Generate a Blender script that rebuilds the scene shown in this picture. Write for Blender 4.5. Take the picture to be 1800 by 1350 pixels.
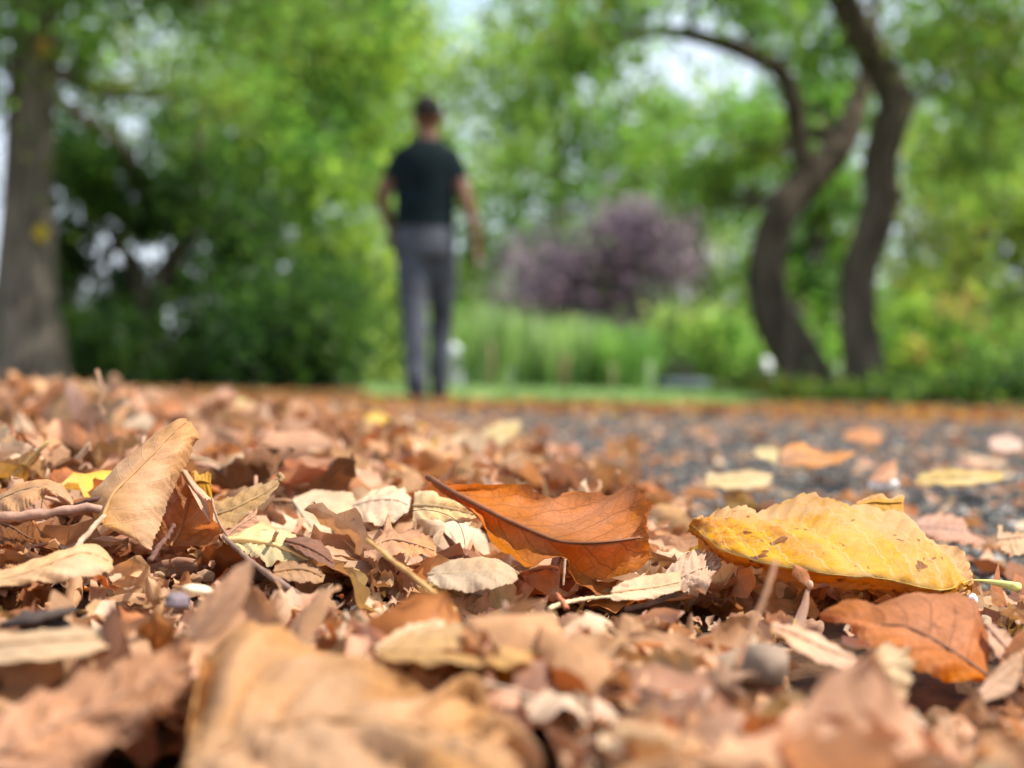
import bpy, bmesh, math, random
import numpy as np
from mathutils import Vector, Matrix, Euler

for o in list(bpy.data.objects):
    bpy.data.objects.remove(o, do_unlink=True)
scene = bpy.context.scene
col = scene.collection
R = math.radians

# ------------------------------------------------------------------ camera
FP = 2500.0                       # focal length in photo pixels (1800 wide)
CAM = Vector((0, 0, 0.088))
cam_rot = Matrix.Rotation(R(90), 3, 'X') @ Matrix.Rotation(R(1.1), 3, 'Z')
cd = bpy.data.cameras.new('camera')
cam = bpy.data.objects.new('camera', cd)
col.objects.link(cam)
cam.matrix_world = Matrix.Translation(CAM) @ cam_rot.to_4x4()
cd.sensor_width = 36.0
cd.lens = 36.0 * FP / 1800.0
cd.clip_start = 0.02
cd.clip_end = 2000
cd.dof.use_dof = True
cd.dof.focus_distance = 0.462
cd.dof.aperture_fstop = 8.7
scene.camera = cam

# ------------------------------------------------------------------ sky and sun
SUN = Vector((0.52, -0.08, 0.83)).normalized()
world = bpy.data.worlds.new('World')
scene.world = world
world.use_nodes = True
wn = world.node_tree
bg = wn.nodes['Background']
sky = wn.nodes.new('ShaderNodeTexSky')
sky.sky_type = 'NISHITA'
sky.sun_disc = False
sky.sun_elevation = math.asin(SUN.z)
sky.sun_rotation = math.atan2(SUN.x, SUN.y)
sky.dust_density = 0.6
sky.air_density = 1.6
# broken white cloud over the whole sky
tcw = wn.nodes.new('ShaderNodeTexCoord')
cn = wn.nodes.new('ShaderNodeTexNoise')
cn.inputs['Scale'].default_value = 3.2
cn.inputs['Detail'].default_value = 6
wn.links.new(tcw.outputs['Generated'], cn.inputs['Vector'])
cr_ = wn.nodes.new('ShaderNodeMapRange')
cr_.interpolation_type = 'SMOOTHSTEP'
cr_.inputs[1].default_value = 0.32
cr_.inputs[2].default_value = 0.52
cr_.inputs[4].default_value = 0.85
wn.links.new(cn.outputs[0], cr_.inputs[0])
cm = wn.nodes.new('ShaderNodeMix')
cm.data_type = 'RGBA'
cm.inputs[7].default_value = (5.0, 5.6, 6.6, 1)
wn.links.new(cr_.outputs[0], cm.inputs[0])
wn.links.new(sky.outputs[0], cm.inputs[6])
wn.links.new(cm.outputs[2], bg.inputs[0])
bg.inputs[1].default_value = 0.13
sl = bpy.data.lights.new('sun', 'SUN')
sl.energy = 5.0
sl.angle = R(1.2)
sl.color = (1.0, 0.93, 0.82)
sun = bpy.data.objects.new('sun', sl)
col.objects.link(sun)
sun.rotation_euler = SUN.to_track_quat('Z', 'Y').to_euler()
sun.location = SUN * 50
vs = scene.view_settings
vs.view_transform = 'Standard'
vs.look = 'None'
vs.exposure = 0.80
vs.gamma = 1.0
vs.use_curve_mapping = False
scene.render.engine = 'CYCLES'
scene.cycles.use_denoising = True
try:
    scene.cycles.denoiser = 'OPENIMAGEDENOISE'
except Exception:
    pass
scene.cycles.max_bounces = 5
scene.cycles.transmission_bounces = 4
scene.cycles.use_adaptive_sampling = True
scene.cycles.adaptive_threshold = 0.04
scene.cycles.diffuse_bounces = 3
scene.cycles.sample_clamp_indirect = 6.0


# ------------------------------------------------------------------ helpers
def P(px, py, Y):
    """a point of the photo (1800x1350) at the distance Y along the view"""
    d = cam_rot @ Vector(((px - 900) / FP, (675 - py) / FP, -1))
    return CAM + d * (Y / d.y)


def G(px, py, z=0.0):
    d = cam_rot @ Vector(((px - 900) / FP, (675 - py) / FP, -1))
    return CAM + d * ((z - CAM.z) / d.z)


cam_inv = cam_rot.transposed()


def proj(p):
    q = cam_inv @ (Vector(p) - CAM)
    if q.z > -0.02:
        return (-9999, -9999)
    return (900 + FP * q.x / -q.z, 675 - FP * q.y / -q.z)


def sstep(a, b, x):
    t = min(1, max(0, (x - a) / (b - a)))
    return t * t * (3 - 2 * t)


def tag(o, label=None, cat=None, group=None, kind=None):
    for k, v in (('label', label), ('category', cat), ('group', group), ('kind', kind)):
        if v:
            o[k] = v
    return o


def empty(name, loc=(0, 0, 0)):
    e = bpy.data.objects.new(name, None)
    e.location = loc
    e.empty_display_size = 0.05
    col.objects.link(e)
    return e


def new_obj(name, me, mat=None, parent=None, local=True):
    """links a mesh; with a parent, vertices given in world space are kept there"""
    o = bpy.data.objects.new(name, me)
    col.objects.link(o)
    if mat is not None and not me.materials:
        me.materials.append(mat)
    if parent is not None:
        o.parent = parent
        if not local:
            o.matrix_parent_inverse = Matrix.Translation(parent.location).inverted()
    return o


def np_mesh(name, V, F, cols=None, uv=None, smooth=True):
    """V (n,3), F (m,k) with a fixed k; cols per vertex; uv per vertex"""
    V = np.asarray(V, dtype=np.float32)
    F = np.asarray(F, dtype=np.int32)
    k = F.shape[1]
    me = bpy.data.meshes.new(name)
    me.vertices.add(len(V))
    me.vertices.foreach_set('co', V.ravel())
    me.loops.add(F.size)
    me.loops.foreach_set('vertex_index', F.ravel())
    me.polygons.add(len(F))
    me.polygons.foreach_set('loop_start', np.arange(0, F.size, k, dtype=np.int32))
    try:
        me.polygons.foreach_set('loop_total', np.full(len(F), k, dtype=np.int32))
    except Exception:
        pass
    me.update(calc_edges=True)
    if smooth:
        me.polygons.foreach_set('use_smooth', np.ones(len(F), dtype=bool))
    if uv is not None:
        l = me.uv_layers.new(name='UVMap')
        l.data.foreach_set('uv', np.asarray(uv, dtype=np.float32)[F.ravel()].ravel())
    if cols is not None:
        c = np.ones((len(V), 4), dtype=np.float32)
        c[:, :3] = cols
        a = me.color_attributes.new('Col', 'FLOAT_COLOR', 'POINT')
        a.data.foreach_set('color', c.ravel())
    me.validate()
    return me


def catmull(pts, n):
    """n points, evenly by chord length, through the control points"""
    p = np.asarray(pts, dtype=float)
    if len(p) == 1:
        return np.repeat(p, n, 0)
    d = np.r_[0, np.cumsum(np.linalg.norm(np.diff(p, axis=0), axis=1))]
    d /= d[-1]
    t = np.linspace(0, 1, n)
    out = np.zeros((n, p.shape[1]))
    for i, x in enumerate(t):
        k = min(len(p) - 2, max(0, np.searchsorted(d, x, side='right') - 1))
        s = (x - d[k]) / max(1e-9, d[k + 1] - d[k])
        p0 = p[k - 1] if k > 0 else 2 * p[0] - p[1]
        p3 = p[k + 2] if k + 2 < len(p) else 2 * p[-1] - p[-2]
        p1, p2 = p[k], p[k + 1]
        m1 = (p2 - p0) * 0.5
        m2 = (p3 - p1) * 0.5
        s2, s3 = s * s, s * s * s
        out[i] = (2 * s3 - 3 * s2 + 1) * p1 + (s3 - 2 * s2 + s) * m1 + (-2 * s3 + 3 * s2) * p2 + (s3 - s2) * m2
    return out


def tube_arrays(pts, radii, ns=8, flat=1.0, seed=0, rough=0.0):
    """closed tube round a polyline: returns V, F (quads; the caps are small rings)"""
    rg = np.random.RandomState(seed)
    p = np.asarray(pts, dtype=float)
    n = len(p)
    r = np.asarray(radii, dtype=float)
    t = np.gradient(p, axis=0)
    t /= np.maximum(1e-9, np.linalg.norm(t, axis=1))[:, None]
    ref = np.array([0.13, 0.21, 0.97])
    if abs(t[0] @ ref) > 0.9:
        ref = np.array([0.96, 0.2, 0.1])
    V = []
    a = np.cross(t[0], ref)
    a /= np.linalg.norm(a)
    ang = np.linspace(0, 2 * np.pi, ns, endpoint=False)
    lob = 1 + rough * rg.randn(ns)
    for i in range(n):
        a = a - t[i] * (a @ t[i])
        a /= max(1e-9, np.linalg.norm(a))
        b = np.cross(t[i], a)
        jit = 1 + rough * 0.5 * rg.randn(ns)
        ring = p[i] + r[i] * (np.cos(ang) * lob * jit)[:, None] * a + r[i] * flat * (np.sin(ang) * lob * jit)[:, None] * b
        V.append(ring)
    V = [np.repeat(p[:1], ns, 0) + (V[0] - p[0]) * 0.02] + V + [np.repeat(p[-1:], ns, 0) + (V[-1] - p[-1]) * 0.02]
    V = np.concatenate(V)
    F = []
    for i in range(n + 1):
        for j in range(ns):
            k = (j + 1) % ns
            F.append((i * ns + j, i * ns + k, (i + 1) * ns + k, (i + 1) * ns + j))
    return V, np.array(F)


def join_arrays(parts):
    Vs, Fs, o = [], [], 0
    for V, F in parts:
        Vs.append(V)
        Fs.append(np.asarray(F) + o)
        o += len(V)
    return np.concatenate(Vs), np.concatenate(Fs)


# ------------------------------------------------------------------ materials
class NT:
    def __init__(self, name):
        self.m = bpy.data.materials.new(name)
        self.m.use_nodes = True
        self.t = self.m.node_tree
        self.n = self.t.nodes
        self.l = self.t.links
        self.out = self.n['Material Output']
        self.bsdf = self.n['Principled BSDF']

    def _in(self, sock, v):
        if isinstance(v, bpy.types.NodeSocket):
            self.l.new(v, sock)
        elif v is not None:
            if hasattr(sock.default_value, '__len__') and not hasattr(v, '__len__'):
                v = (v, v, v, 1)
            if hasattr(v, '__len__') and hasattr(sock.default_value, '__len__') and len(v) == 3 and len(sock.default_value) == 4:
                v = (*v, 1)
            sock.default_value = v

    def math(self, op, a, b=None, c=None, clamp=False):
        n = self.n.new('ShaderNodeMath')
        n.operation = op
        n.use_clamp = clamp
        for i, v in enumerate((a, b, c)):
            self._in(n.inputs[i], v)
        return n.outputs[0]

    def smooth(self, x, a, b, lo=0.0, hi=1.0):
        n = self.n.new('ShaderNodeMapRange')
        n.interpolation_type = 'SMOOTHSTEP'
        for i, v in enumerate((x, a, b, lo, hi)):
            self._in(n.inputs[i], v)
        return n.outputs[0]

    def mix(self, f, a, b, blend='MIX'):
        n = self.n.new('ShaderNodeMix')
        n.data_type = 'RGBA'
        n.blend_type = blend
        self._in(n.inputs[0], f)
        self._in(n.inputs[6], a)
        self._in(n.inputs[7], b)
        return n.outputs[2]

    def noise(self, vec, scale, detail=4, rough=0.55, dist=0.0):
        n = self.n.new('ShaderNodeTexNoise')
        if vec is not None:
            self.l.new(vec, n.inputs['Vector'])
        n.inputs['Scale'].default_value = scale
        n.inputs['Detail'].default_value = detail
        n.inputs['Roughness'].default_value = rough
        n.inputs['Distortion'].default_value = dist
        return n.outputs[0]

    def voro(self, vec, scale, feature='F1'):
        n = self.n.new('ShaderNodeTexVoronoi')
        n.feature = feature
        if vec is not None:
            self.l.new(vec, n.inputs['Vector'])
        n.inputs['Scale'].default_value = scale
        return n

    def coord(self, kind):
        return self.n.new('ShaderNodeTexCoord').outputs[kind]

    def attr(self, name):
        n = self.n.new('ShaderNodeAttribute')
        n.attribute_name = name
        return n.outputs['Color']

    def bump(self, h, strength, dist):
        n = self.n.new('ShaderNodeBump')
        n.inputs['Strength'].default_value = strength
        n.inputs['Distance'].default_value = dist
        self.l.new(h, n.inputs['Height'])
        return n.outputs[0]

    def ramp(self, f, stops):
        n = self.n.new('ShaderNodeValToRGB')
        e = n.color_ramp.elements
        while len(e) < len(stops):
            e.new(0.5)
        for i, (p, c) in enumerate(stops):
            e[i].position = p
            e[i].color = (*c, 1)
        self.l.new(f, n.inputs[0])
        return n.outputs[0]

    def principled(self, color, rough=0.7, spec=0.3, normal=None):
        b = self.bsdf
        self._in(b.inputs['Base Color'], color)
        self._in(b.inputs['Roughness'], rough)
        self._in(b.inputs['Specular IOR Level'], spec)
        if normal is not None:
            self.l.new(normal, b.inputs['Normal'])
        return self.m


def mat_leaf(name, source='object', veins=9, trans=0.34, spots=False, vein_c=1.0, rough=0.62, lite=False, vein_dark=False, vein_lit=0.24):
    """a dry leaf blade: midrib, side veins, fine net, mottling; light passes through it"""
    t = NT(name)
    uv = t.n.new('ShaderNodeUVMap').outputs[0]
    sep = t.n.new('ShaderNodeSeparateXYZ')
    t.l.new(uv, sep.inputs[0])
    if source == 'object':
        oi = t.n.new('ShaderNodeObjectInfo')
        base = oi.outputs['Color']
        rnd = oi.outputs['Random']
    else:
        base = t.attr('Col')
        rnd = 0.4
    obj = t.coord('Object')
    # warp the vein field a little so the veins wander
    wob = t.math('SUBTRACT', t.noise(obj, 45, 2), 0.5)
    a = t.math('ABSOLUTE', t.math('ADD', t.math('MULTIPLY_ADD', sep.outputs[0], 2, -1), t.math('MULTIPLY', wob, 0.06)))
    v = sep.outputs[1]
    curve = t.math('ADD', t.math('MULTIPLY', a, 0.20), t.math('MULTIPLY', t.math('MULTIPLY', a, a), 0.10))
    tt = t.math('MULTIPLY', t.math('ADD', t.math('SUBTRACT', v, curve), t.math('MULTIPLY', wob, 0.05)), veins)
    fr = t.math('FRACT', t.math('ADD', tt, 20.0))
    d = t.math('SUBTRACT', 0.5, t.math('ABSOLUTE', t.math('SUBTRACT', fr, 0.5)))
    width = t.math('MULTIPLY_ADD', a, -0.035, 0.075)
    sec = t.smooth(d, 0.0, width, 1.0, 0.0)
    midr = t.smooth(a, 0.0, 0.07, 1.0, 0.0)
    V = t.math('MAXIMUM', midr, t.math('MULTIPLY', sec, 0.85), clamp=True)
    if not lite:
        net = t.voro(obj, 420, 'DISTANCE_TO_EDGE').outputs[0]
        net = t.smooth(net, 0.0, 0.10, 1.0, 0.0)
        net2 = t.voro(obj, 150, 'DISTANCE_TO_EDGE').outputs[0]
        net2 = t.smooth(net2, 0.0, 0.05, 1.0, 0.0)
        V = t.math('MAXIMUM', V, t.math('MAXIMUM', t.math('MULTIPLY', net2, 0.45), t.math('MULTIPLY', net, 0.28)), clamp=True)
    V = t.math('MULTIPLY', V, vein_c, clamp=True)
    mott = t.noise(obj, 38, 3 if lite else 6, 0.65)
    fine = (t.noise(obj, 300, 1, 0.6) if source != 'object' else mott) if lite else t.noise(obj, 420, 3, 0.6)
    tone = t.math('ADD', t.smooth(mott, 0.25, 0.75, 0.72, 1.18), t.math('MULTIPLY', t.math('SUBTRACT', fine, 0.5), 0.28))
    hsv = t.n.new('ShaderNodeHueSaturation')
    t.l.new(base, hsv.inputs['Color'])
    t.l.new(tone, hsv.inputs['Value'])
    if not lite:
        t._in(hsv.inputs['Saturation'], t.smooth(t.noise(obj, 22, 3), 0.3, 0.7, 0.85, 1.12))
    c = hsv.outputs[0]
    # darker dry margin with blotches
    edge = 0.0 if lite else t.math('MULTIPLY', t.smooth(a, 0.72, 1.0), t.smooth(t.noise(obj, 60, 3), 0.40, 0.62))
    if not lite:
        c = t.mix(t.math('MULTIPLY', edge, 0.45), c, (0.16, 0.07, 0.03))
    if spots:
        sp = t.math('MULTIPLY', t.smooth(t.noise(obj, 72, 3, 0.5, 0.6), 0.63, 0.66), 0.9)
        sp2 = t.math('MULTIPLY', t.smooth(t.noise(obj, 260, 1), 0.71, 0.75), 0.7)
        patch = t.math('MULTIPLY', t.smooth(t.noise(obj, 60, 4, 0.7), 0.42, 0.58), t.smooth(v, 0.5, 0.72))
        c = t.mix(t.math('MULTIPLY', patch, 0.75), c, (0.42, 0.15, 0.02))
        tan = t.math('MULTIPLY', t.smooth(a, 0.38, 0.8), t.smooth(t.noise(obj, 42, 3), 0.34, 0.54))
        c = t.mix(t.math('MULTIPLY', tan, 0.8), c, (0.60, 0.36, 0.17))
        c = t.mix(t.math('MAXIMUM', sp, sp2), c, (0.20, 0.055, 0.015))
    elif not lite:
        sp = t.math('MULTIPLY', t.smooth(t.noise(obj, 130, 2), 0.66, 0.74), 0.45)
        c = t.mix(sp, c, (0.15, 0.06, 0.03))
    refl = t.mix(t.math('MULTIPLY', V, 0.6 if vein_dark else vein_lit), c, (0.17, 0.055, 0.02) if vein_dark else t.mix(0.5, c, (0.80, 0.62, 0.42)))
    gam = t.n.new('ShaderNodeGamma')
    t.l.new(c, gam.inputs[0])
    gam.inputs[1].default_value = 1.25
    tr0 = t.mix(1.0, gam.outputs[0], (1.25, 1.1, 0.9), 'MULTIPLY')
    trans_c = t.mix(t.math('MULTIPLY', V, 0.72), tr0, (0.10, 0.03, 0.01))
    hgt = t.math('ADD', t.math('MULTIPLY', V, -0.6), t.math('MULTIPLY', mott, 1.2))
    hgt = t.math('ADD', hgt, t.math('MULTIPLY', fine, 0.35))
    nrm = t.bump(hgt, 0.4, 0.0006)
    t.principled(refl, rough, 0.12 if vein_dark else 0.25, nrm)
    tr = t.n.new('ShaderNodeBsdfTranslucent')
    t.l.new(trans_c, tr.inputs[0])
    t.l.new(nrm, tr.inputs[1])
    mx = t.n.new('ShaderNodeMixShader')
    mx.inputs[0].default_value = trans
    t.l.new(t.bsdf.outputs[0], mx.inputs[1])
    t.l.new(tr.outputs[0], mx.inputs[2])
    t.l.new(mx.outputs[0], t.out.inputs[0])
    return t.m


def mat_foliage(name, trans=0.6, gain=2.5):
    t = NT(name)
    c = t.attr('Col')
    t.principled(c, 0.5, 0.35)
    tr = t.n.new('ShaderNodeBsdfTranslucent')
    t.l.new(t.mix(1.0, c, (gain, gain * 1.0, gain * 0.75), 'MULTIPLY'), tr.inputs[0])
    mx = t.n.new('ShaderNodeMixShader')
    mx.inputs[0].default_value = trans
    t.l.new(t.bsdf.outputs[0], mx.inputs[1])
    t.l.new(tr.outputs[0], mx.inputs[2])
    t.l.new(mx.outputs[0], t.out.inputs[0])
    return t.m


def mat_obj(name, rough=0.7, var=0.25, scale=60, spec=0.25, bump=0.0004):
    """plain matter in the object's own colour with mottling"""
    t = NT(name)
    oi = t.n.new('ShaderNodeObjectInfo')
    n = t.noise(t.coord('Object'), scale, 5, 0.65)
    hsv = t.n.new('ShaderNodeHueSaturation')
    t.l.new(oi.outputs['Color'], hsv.inputs['Color'])
    t.l.new(t.smooth(n, 0.25, 0.75, 1 - var, 1 + var), hsv.inputs['Value'])
    return t.principled(hsv.outputs[0], rough, spec, t.bump(n, 0.6, bump))


def mat_bark(name, c1, c2, scale=1.0):
    t = NT(name)
    mp = t.n.new('ShaderNodeMapping')
    mp.inputs['Scale'].default_value = (9 * scale, 9 * scale, 1.6 * scale)
    t.l.new(t.coord('Object'), mp.inputs[0])
    n = t.noise(mp.outputs[0], 1.6, 8, 0.7, 0.6)
    w = t.voro(mp.outputs[0], 1.3).outputs[0]
    f = t.math('ADD', t.math('MULTIPLY', n, 0.7), t.math('MULTIPLY', w, 0.4))
    c = t.mix(t.smooth(f, 0.3, 0.8), c1, c2)
    return t.principled(c, 0.9, 0.1, t.bump(f, 0.8, 0.03))


M = {}
M['leaf'] = mat_leaf('dry_leaf')
M['leaf_brown'] = mat_leaf('brown_leaf', veins=8, trans=0.55, vein_c=1.0, rough=0.5, vein_dark=True)
M['leaf_yellow'] = mat_leaf('yellow_leaf', veins=11, trans=0.42, spots=True, vein_lit=0.75)
M['litter'] = mat_leaf('litter_piece', 'attr', veins=7, lite=True)
M['leaf_soft'] = mat_leaf('soft_dry_leaf', veins=8, lite=True)
M['leaf_front'] = mat_leaf('foreground_leaf', veins=7, trans=0.30, vein_c=1.0, vein_dark=True)
M['stem'] = mat_obj('leaf_stem', 0.6, 0.2, 150)
M['twig'] = mat_obj('twig_bark', 0.85, 0.35, 220, 0.1)
M['foliage'] = mat_foliage('foliage')
M['grassblade'] = mat_foliage('grass_blade', 0.5, 2.0)
M['bark_grey'] = mat_bark('grey_bark', (0.050, 0.041, 0.031), (0.20, 0.162, 0.125))
M['bark_dark'] = mat_bark('dark_bark', (0.026, 0.020, 0.014), (0.125, 0.097, 0.070))
M['stone'] = mat_obj('small_stone', 0.75, 0.25, 180)
M['wood'] = mat_obj('stake_wood', 0.8, 0.2, 12, 0.15, 0.003)
M['paint'] = mat_obj('sign_paint', 0.5, 0.05, 10, 0.3, 0.0005)


def mat_soil():
    t = NT('soil')
    o = t.coord('Object')
    n = t.noise(o, 30, 8, 0.7)
    n2 = t.noise(o, 1.7, 5, 0.6)
    c = t.mix(t.smooth(n, 0.3, 0.7), (0.045, 0.030, 0.018), (0.13, 0.085, 0.045))
    c = t.mix(t.smooth(n2, 0.42, 0.62), c, (0.075, 0.085, 0.025))
    return t.principled(c, 0.95, 0.1, t.bump(n, 0.8, 0.02))


def mat_asphalt():
    t = NT('asphalt')
    o = t.coord('Object')
    v = t.voro(o, 190)
    v2 = t.voro(o, 62)
    n = t.noise(o, 2.5, 5, 0.6)
    stops = [(0.0, (0.018, 0.015, 0.013)), (0.4, (0.058, 0.049, 0.041)), (0.7, (0.135, 0.113, 0.094)), (1.0, (0.34, 0.29, 0.24))]
    c = t.mix(0.55, t.ramp(v.outputs['Color'], stops), t.ramp(v2.outputs['Color'], stops))
    c = t.mix(t.smooth(v2.outputs[0], 0.3, 0.8), c, (0.020, 0.018, 0.016))
    c = t.mix(t.smooth(n, 0.45, 0.7, 0, 0.45), c, (0.11, 0.075, 0.05))
    h = t.math('SUBTRACT', 1.0, t.math('ADD', v.outputs[0], t.math('MULTIPLY', v2.outputs[0], 0.5)))
    return t.principled(c, 0.8, 0.3, t.bump(h, 1.0, 0.007))


def mat_lawn():
    t = NT('lawn')
    o = t.coord('Object')
    n = t.noise(o, 14, 8, 0.7)
    n2 = t.noise(o, 0.5, 4)
    c = t.mix(t.smooth(n, 0.3, 0.7), (0.075, 0.16, 0.022), (0.17, 0.30, 0.050))
    c = t.mix(t.smooth(n2, 0.4, 0.7, 0, 0.4), c, (0.16, 0.22, 0.05))
    return t.principled(c, 0.85, 0.2, t.bump(n, 0.9, 0.05))


def mat_mould():
    t = NT('leaf_mould')
    o = t.coord('Object')
    n = t.noise(o, 120, 8, 0.75)
    v = t.voro(o, 70)
    c = t.mix(t.smooth(n, 0.3, 0.7), (0.045, 0.024, 0.013), (0.17, 0.085, 0.042))
    c = t.mix(t.smooth(v.outputs[0], 0.0, 0.6, 0.5, 0.0), c, (0.26, 0.14, 0.075))
    return t.principled(c, 0.9, 0.15, t.bump(n, 1.0, 0.006))


# ------------------------------------------------------------------ setting
def sheet(name, poly, z, mat, sub=0):
    bm = bmesh.new()
    vs_ = [bm.verts.new((x, y, z)) for x, y in poly]
    bm.faces.new(vs_)
    me = bpy.data.meshes.new(name)
    bm.to_mesh(me)
    bm.free()
    return tag(new_obj(name, me, mat), kind='structure')


sheet('ground', [(-600, -300), (600, -300), (600, 900), (-600, 900)], 0.0, mat_soil())


def wobble_edge(pts, amp, seed, n=60):
    rg = np.random.RandomState(seed)
    c = catmull(pts, n)
    return [(x + amp * rg.randn(), y + amp * rg.randn()) for x, y in c]


path_poly = [(-2.6, -1.5), (14, -1.5), (14, 2.2)] + wobble_edge([(14, 2.2), (6, 3.2), (2.4, 4.3), (0.6, 5.0), (-1.2, 5.6), (-2.6, 6.0)], 0.035, 4)[1:]
path = sheet('path', path_poly, 0.004, mat_asphalt())
lawn_poly = wobble_edge([(-0.86, 8.6), (-0.45, 8.2), (-0.1, 7.6), (0.5, 7.4), (1.05, 7.5), (1.35, 8.6), (1.9, 10.4), (3.0, 12.5)], 0.05, 6) + [(5.5, 30), (3, 34), (-3.5, 34), (-1.9, 18)]
sheet('lawn', lawn_poly, 0.006, mat_lawn())


def litter_edge(y):
    """x where the leaf litter ends and the bare path begins"""
    return float(np.interp(y, [0.0, 0.40, 0.50, 0.60, 0.80, 1.0, 1.6, 2.6, 4.0, 6.0],
                           [0.9, 0.33, 0.15, 0.10, 0.07, 0.03, -0.05, -0.18, -0.42, -1.2]))


def litter_h(x, y):
    inside = sstep(-0.03, 0.12, litter_edge(y) - x)
    h = 0.013 * inside
    h += 0.040 * math.exp(-((x + 0.62) / 0.36) ** 2 - ((y - 1.75) / 0.75) ** 2)
    h += 0.020 * math.exp(-((x + 0.20) / 0.10) ** 2 - ((y - 0.62) / 0.18) ** 2)
    h += 0.004 * math.sin(x * 31 + 1.3) * math.sin(y * 23 + 0.4) * inside
    return h


def build_mould():
    xs = np.linspace(-1.7, 0.62, 110)
    ys = np.concatenate([np.linspace(-0.1, 1.2, 90), np.linspace(1.24, 5.5, 60)])
    rg = np.random.RandomState(11)
    V, F = [], []
    for y in ys:
        for x in xs:
            V.append((x, y, litter_h(x, y) - 0.006 + 0.003 * rg.rand()))
    nx = len(xs)
    for j in range(len(ys) - 1):
        for i in range(nx - 1):
            if litter_edge(ys[j]) - xs[i] > -0.01:
                F.append((j * nx + i, j * nx + i + 1, (j + 1) * nx + i + 1, (j + 1) * nx + i))
    me = np_mesh('leaf_mould', V, F)
    tag(new_obj('leaf_mould', me, mat_mould()), kind='structure')


build_mould()


def build_aggregate():
    """the coarse stones of the worn asphalt, near enough to be told apart"""
    rg = np.random.RandomState(5)
    bm = bmesh.new()
    bmesh.ops.create_icosphere(bm, subdivisions=1, radius=1)
    base = np.array([v.co[:] for v in bm.verts])
    faces = np.array([[v.index for v in f.verts] for f in bm.faces])
    bm.free()
    Vs, Fs, Cs = [], [], []
    n, o = 0, 0
    while n < 15000:
        y = 0.38 + 2.6 * rg.rand() ** 2.0
        x = -0.25 * y + rg.rand() * (0.72 * y)
        if x < litter_edge(y) - 0.14 or x > 0.46 * y:
            continue
        r = (0.0011 + 0.0024 * rg.rand() ** 2) * (1 + 0.22 * (y - 0.4))
        s = r * np.array([1 + 0.5 * rg.rand(), 1 + 0.5 * rg.rand(), 0.7 + 0.4 * rg.rand()])
        a = rg.rand() * 6.28
        b = base * (1 + 0.22 * rg.randn(len(base), 1)) * s
        ca, sa = math.cos(a), math.sin(a)
        b = np.c_[b[:, 0] * ca - b[:, 1] * sa, b[:, 0] * sa + b[:, 1] * ca, b[:, 2]]
        Vs.append(b + (x, y, 0.004 + s[2] * 0.12))
        Fs.append(faces + o)
        g = [0.022, 0.045, 0.075, 0.12, 0.26][rg.choice(5, p=[.3, .3, .2, .14, .06])] * (0.8 + 0.4 * rg.rand())
        w = rg.rand()
        Cs.append(np.repeat([[g * (1.05 + .15 * w), g, g * (0.92 - .12 * w)]], len(b), 0))
        o += len(b)
        n += 1
    me = np_mesh('aggregate', np.concatenate(Vs), np.concatenate(Fs), cols=np.concatenate(Cs), smooth=False)
    t = NT('aggregate')
    t.principled(t.attr('Col'), 0.6, 0.4)
    tag(new_obj('aggregate', me, t.m, path), kind='stuff')


build_aggregate()


# ------------------------------------------------------------------ trees and shrubs
def crown_arrays(clumps, n, size, cols, seed, sub=12, spread=0.40, droop=0.0, aspect=0.55, flatness=1.0, thin=0.86):
    """leaf-sized folded faces spread through clumps: (centre, rx, ry, rz)"""
    rg = np.random.RandomState(seed)
    n = int(n * thin)
    cen = np.array([c[0] for c in clumps], dtype=float)
    rad = np.array([c[1] for c in clumps], dtype=float)
    w = (rad[:, 0] * rad[:, 2]) ** 1.0
    w /= w.sum()
    SC, SR, SCOL = [], [], []
    cols = np.array(cols)
    for c, r in zip(cen, rad):
        for _ in range(sub):
            d = rg.randn(3)
            d /= np.linalg.norm(d)
            SC.append(c + d * r * (rg.rand() ** 0.45))
            SR.append(r * spread * (0.6 + 0.8 * rg.rand()))
            SCOL.append(cols[rg.randint(len(cols))] * (0.8 + 0.4 * rg.rand()))
    SC, SR, SCOL = map(np.array, (SC, SR, SCOL))
    ww = np.repeat(w, sub)
    ww = ww * (0.4 + 1.2 * rg.rand(len(ww)))
    ww /= ww.sum()
    k = rg.choice(len(SC), n, p=ww)
    loose = np.where(rg.rand(n, 1) < 0.16, 2.0, 1.0)
    pos = SC[k] + rg.randn(n, 3) * SR[k] * loose
    c = SCOL[k] * (0.6 + 0.8 * rg.rand(n, 1))
    ax = rg.randn(n, 3)
    ax[:, 2] -= droop
    ax /= np.linalg.norm(ax, axis=1)[:, None]
    nn = rg.randn(n, 3)
    nn[:, 2] += flatness
    sd = np.cross(ax, nn)
    sd /= np.maximum(1e-6, np.linalg.norm(sd, axis=1))[:, None]
    nr = np.cross(sd, ax)
    L = size * (0.6 + 0.8 * rg.rand(n, 1))
    W = L * aspect * 0.5
    p0 = pos
    p1 = pos + ax * L * 0.45 + sd * W + nr * L * 0.10
    p2 = pos + ax * L
    p3 = pos + ax * L * 0.45 - sd * W + nr * L * 0.10
    V = np.stack([p0, p1, p2, p3], 1).reshape(-1, 3)
    i = np.arange(n)[:, None] * 4
    F = np.concatenate([i + [0, 1, 2], i + [0, 2, 3]], 0)
    keep = V[:, 2].reshape(-1, 4).min(1) < 0.02
    V[np.repeat(keep, 4), 2] = np.abs(V[np.repeat(keep, 4), 2]) + 0.02
    return V, F, np.repeat(c, 4, 0)


def C(px, py, Y, r, ry=None, rz=None):
    s = Y / FP
    return (np.array(P(px, py, Y)), (r * s, (ry or r) * s, (rz or r) * s))


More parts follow.
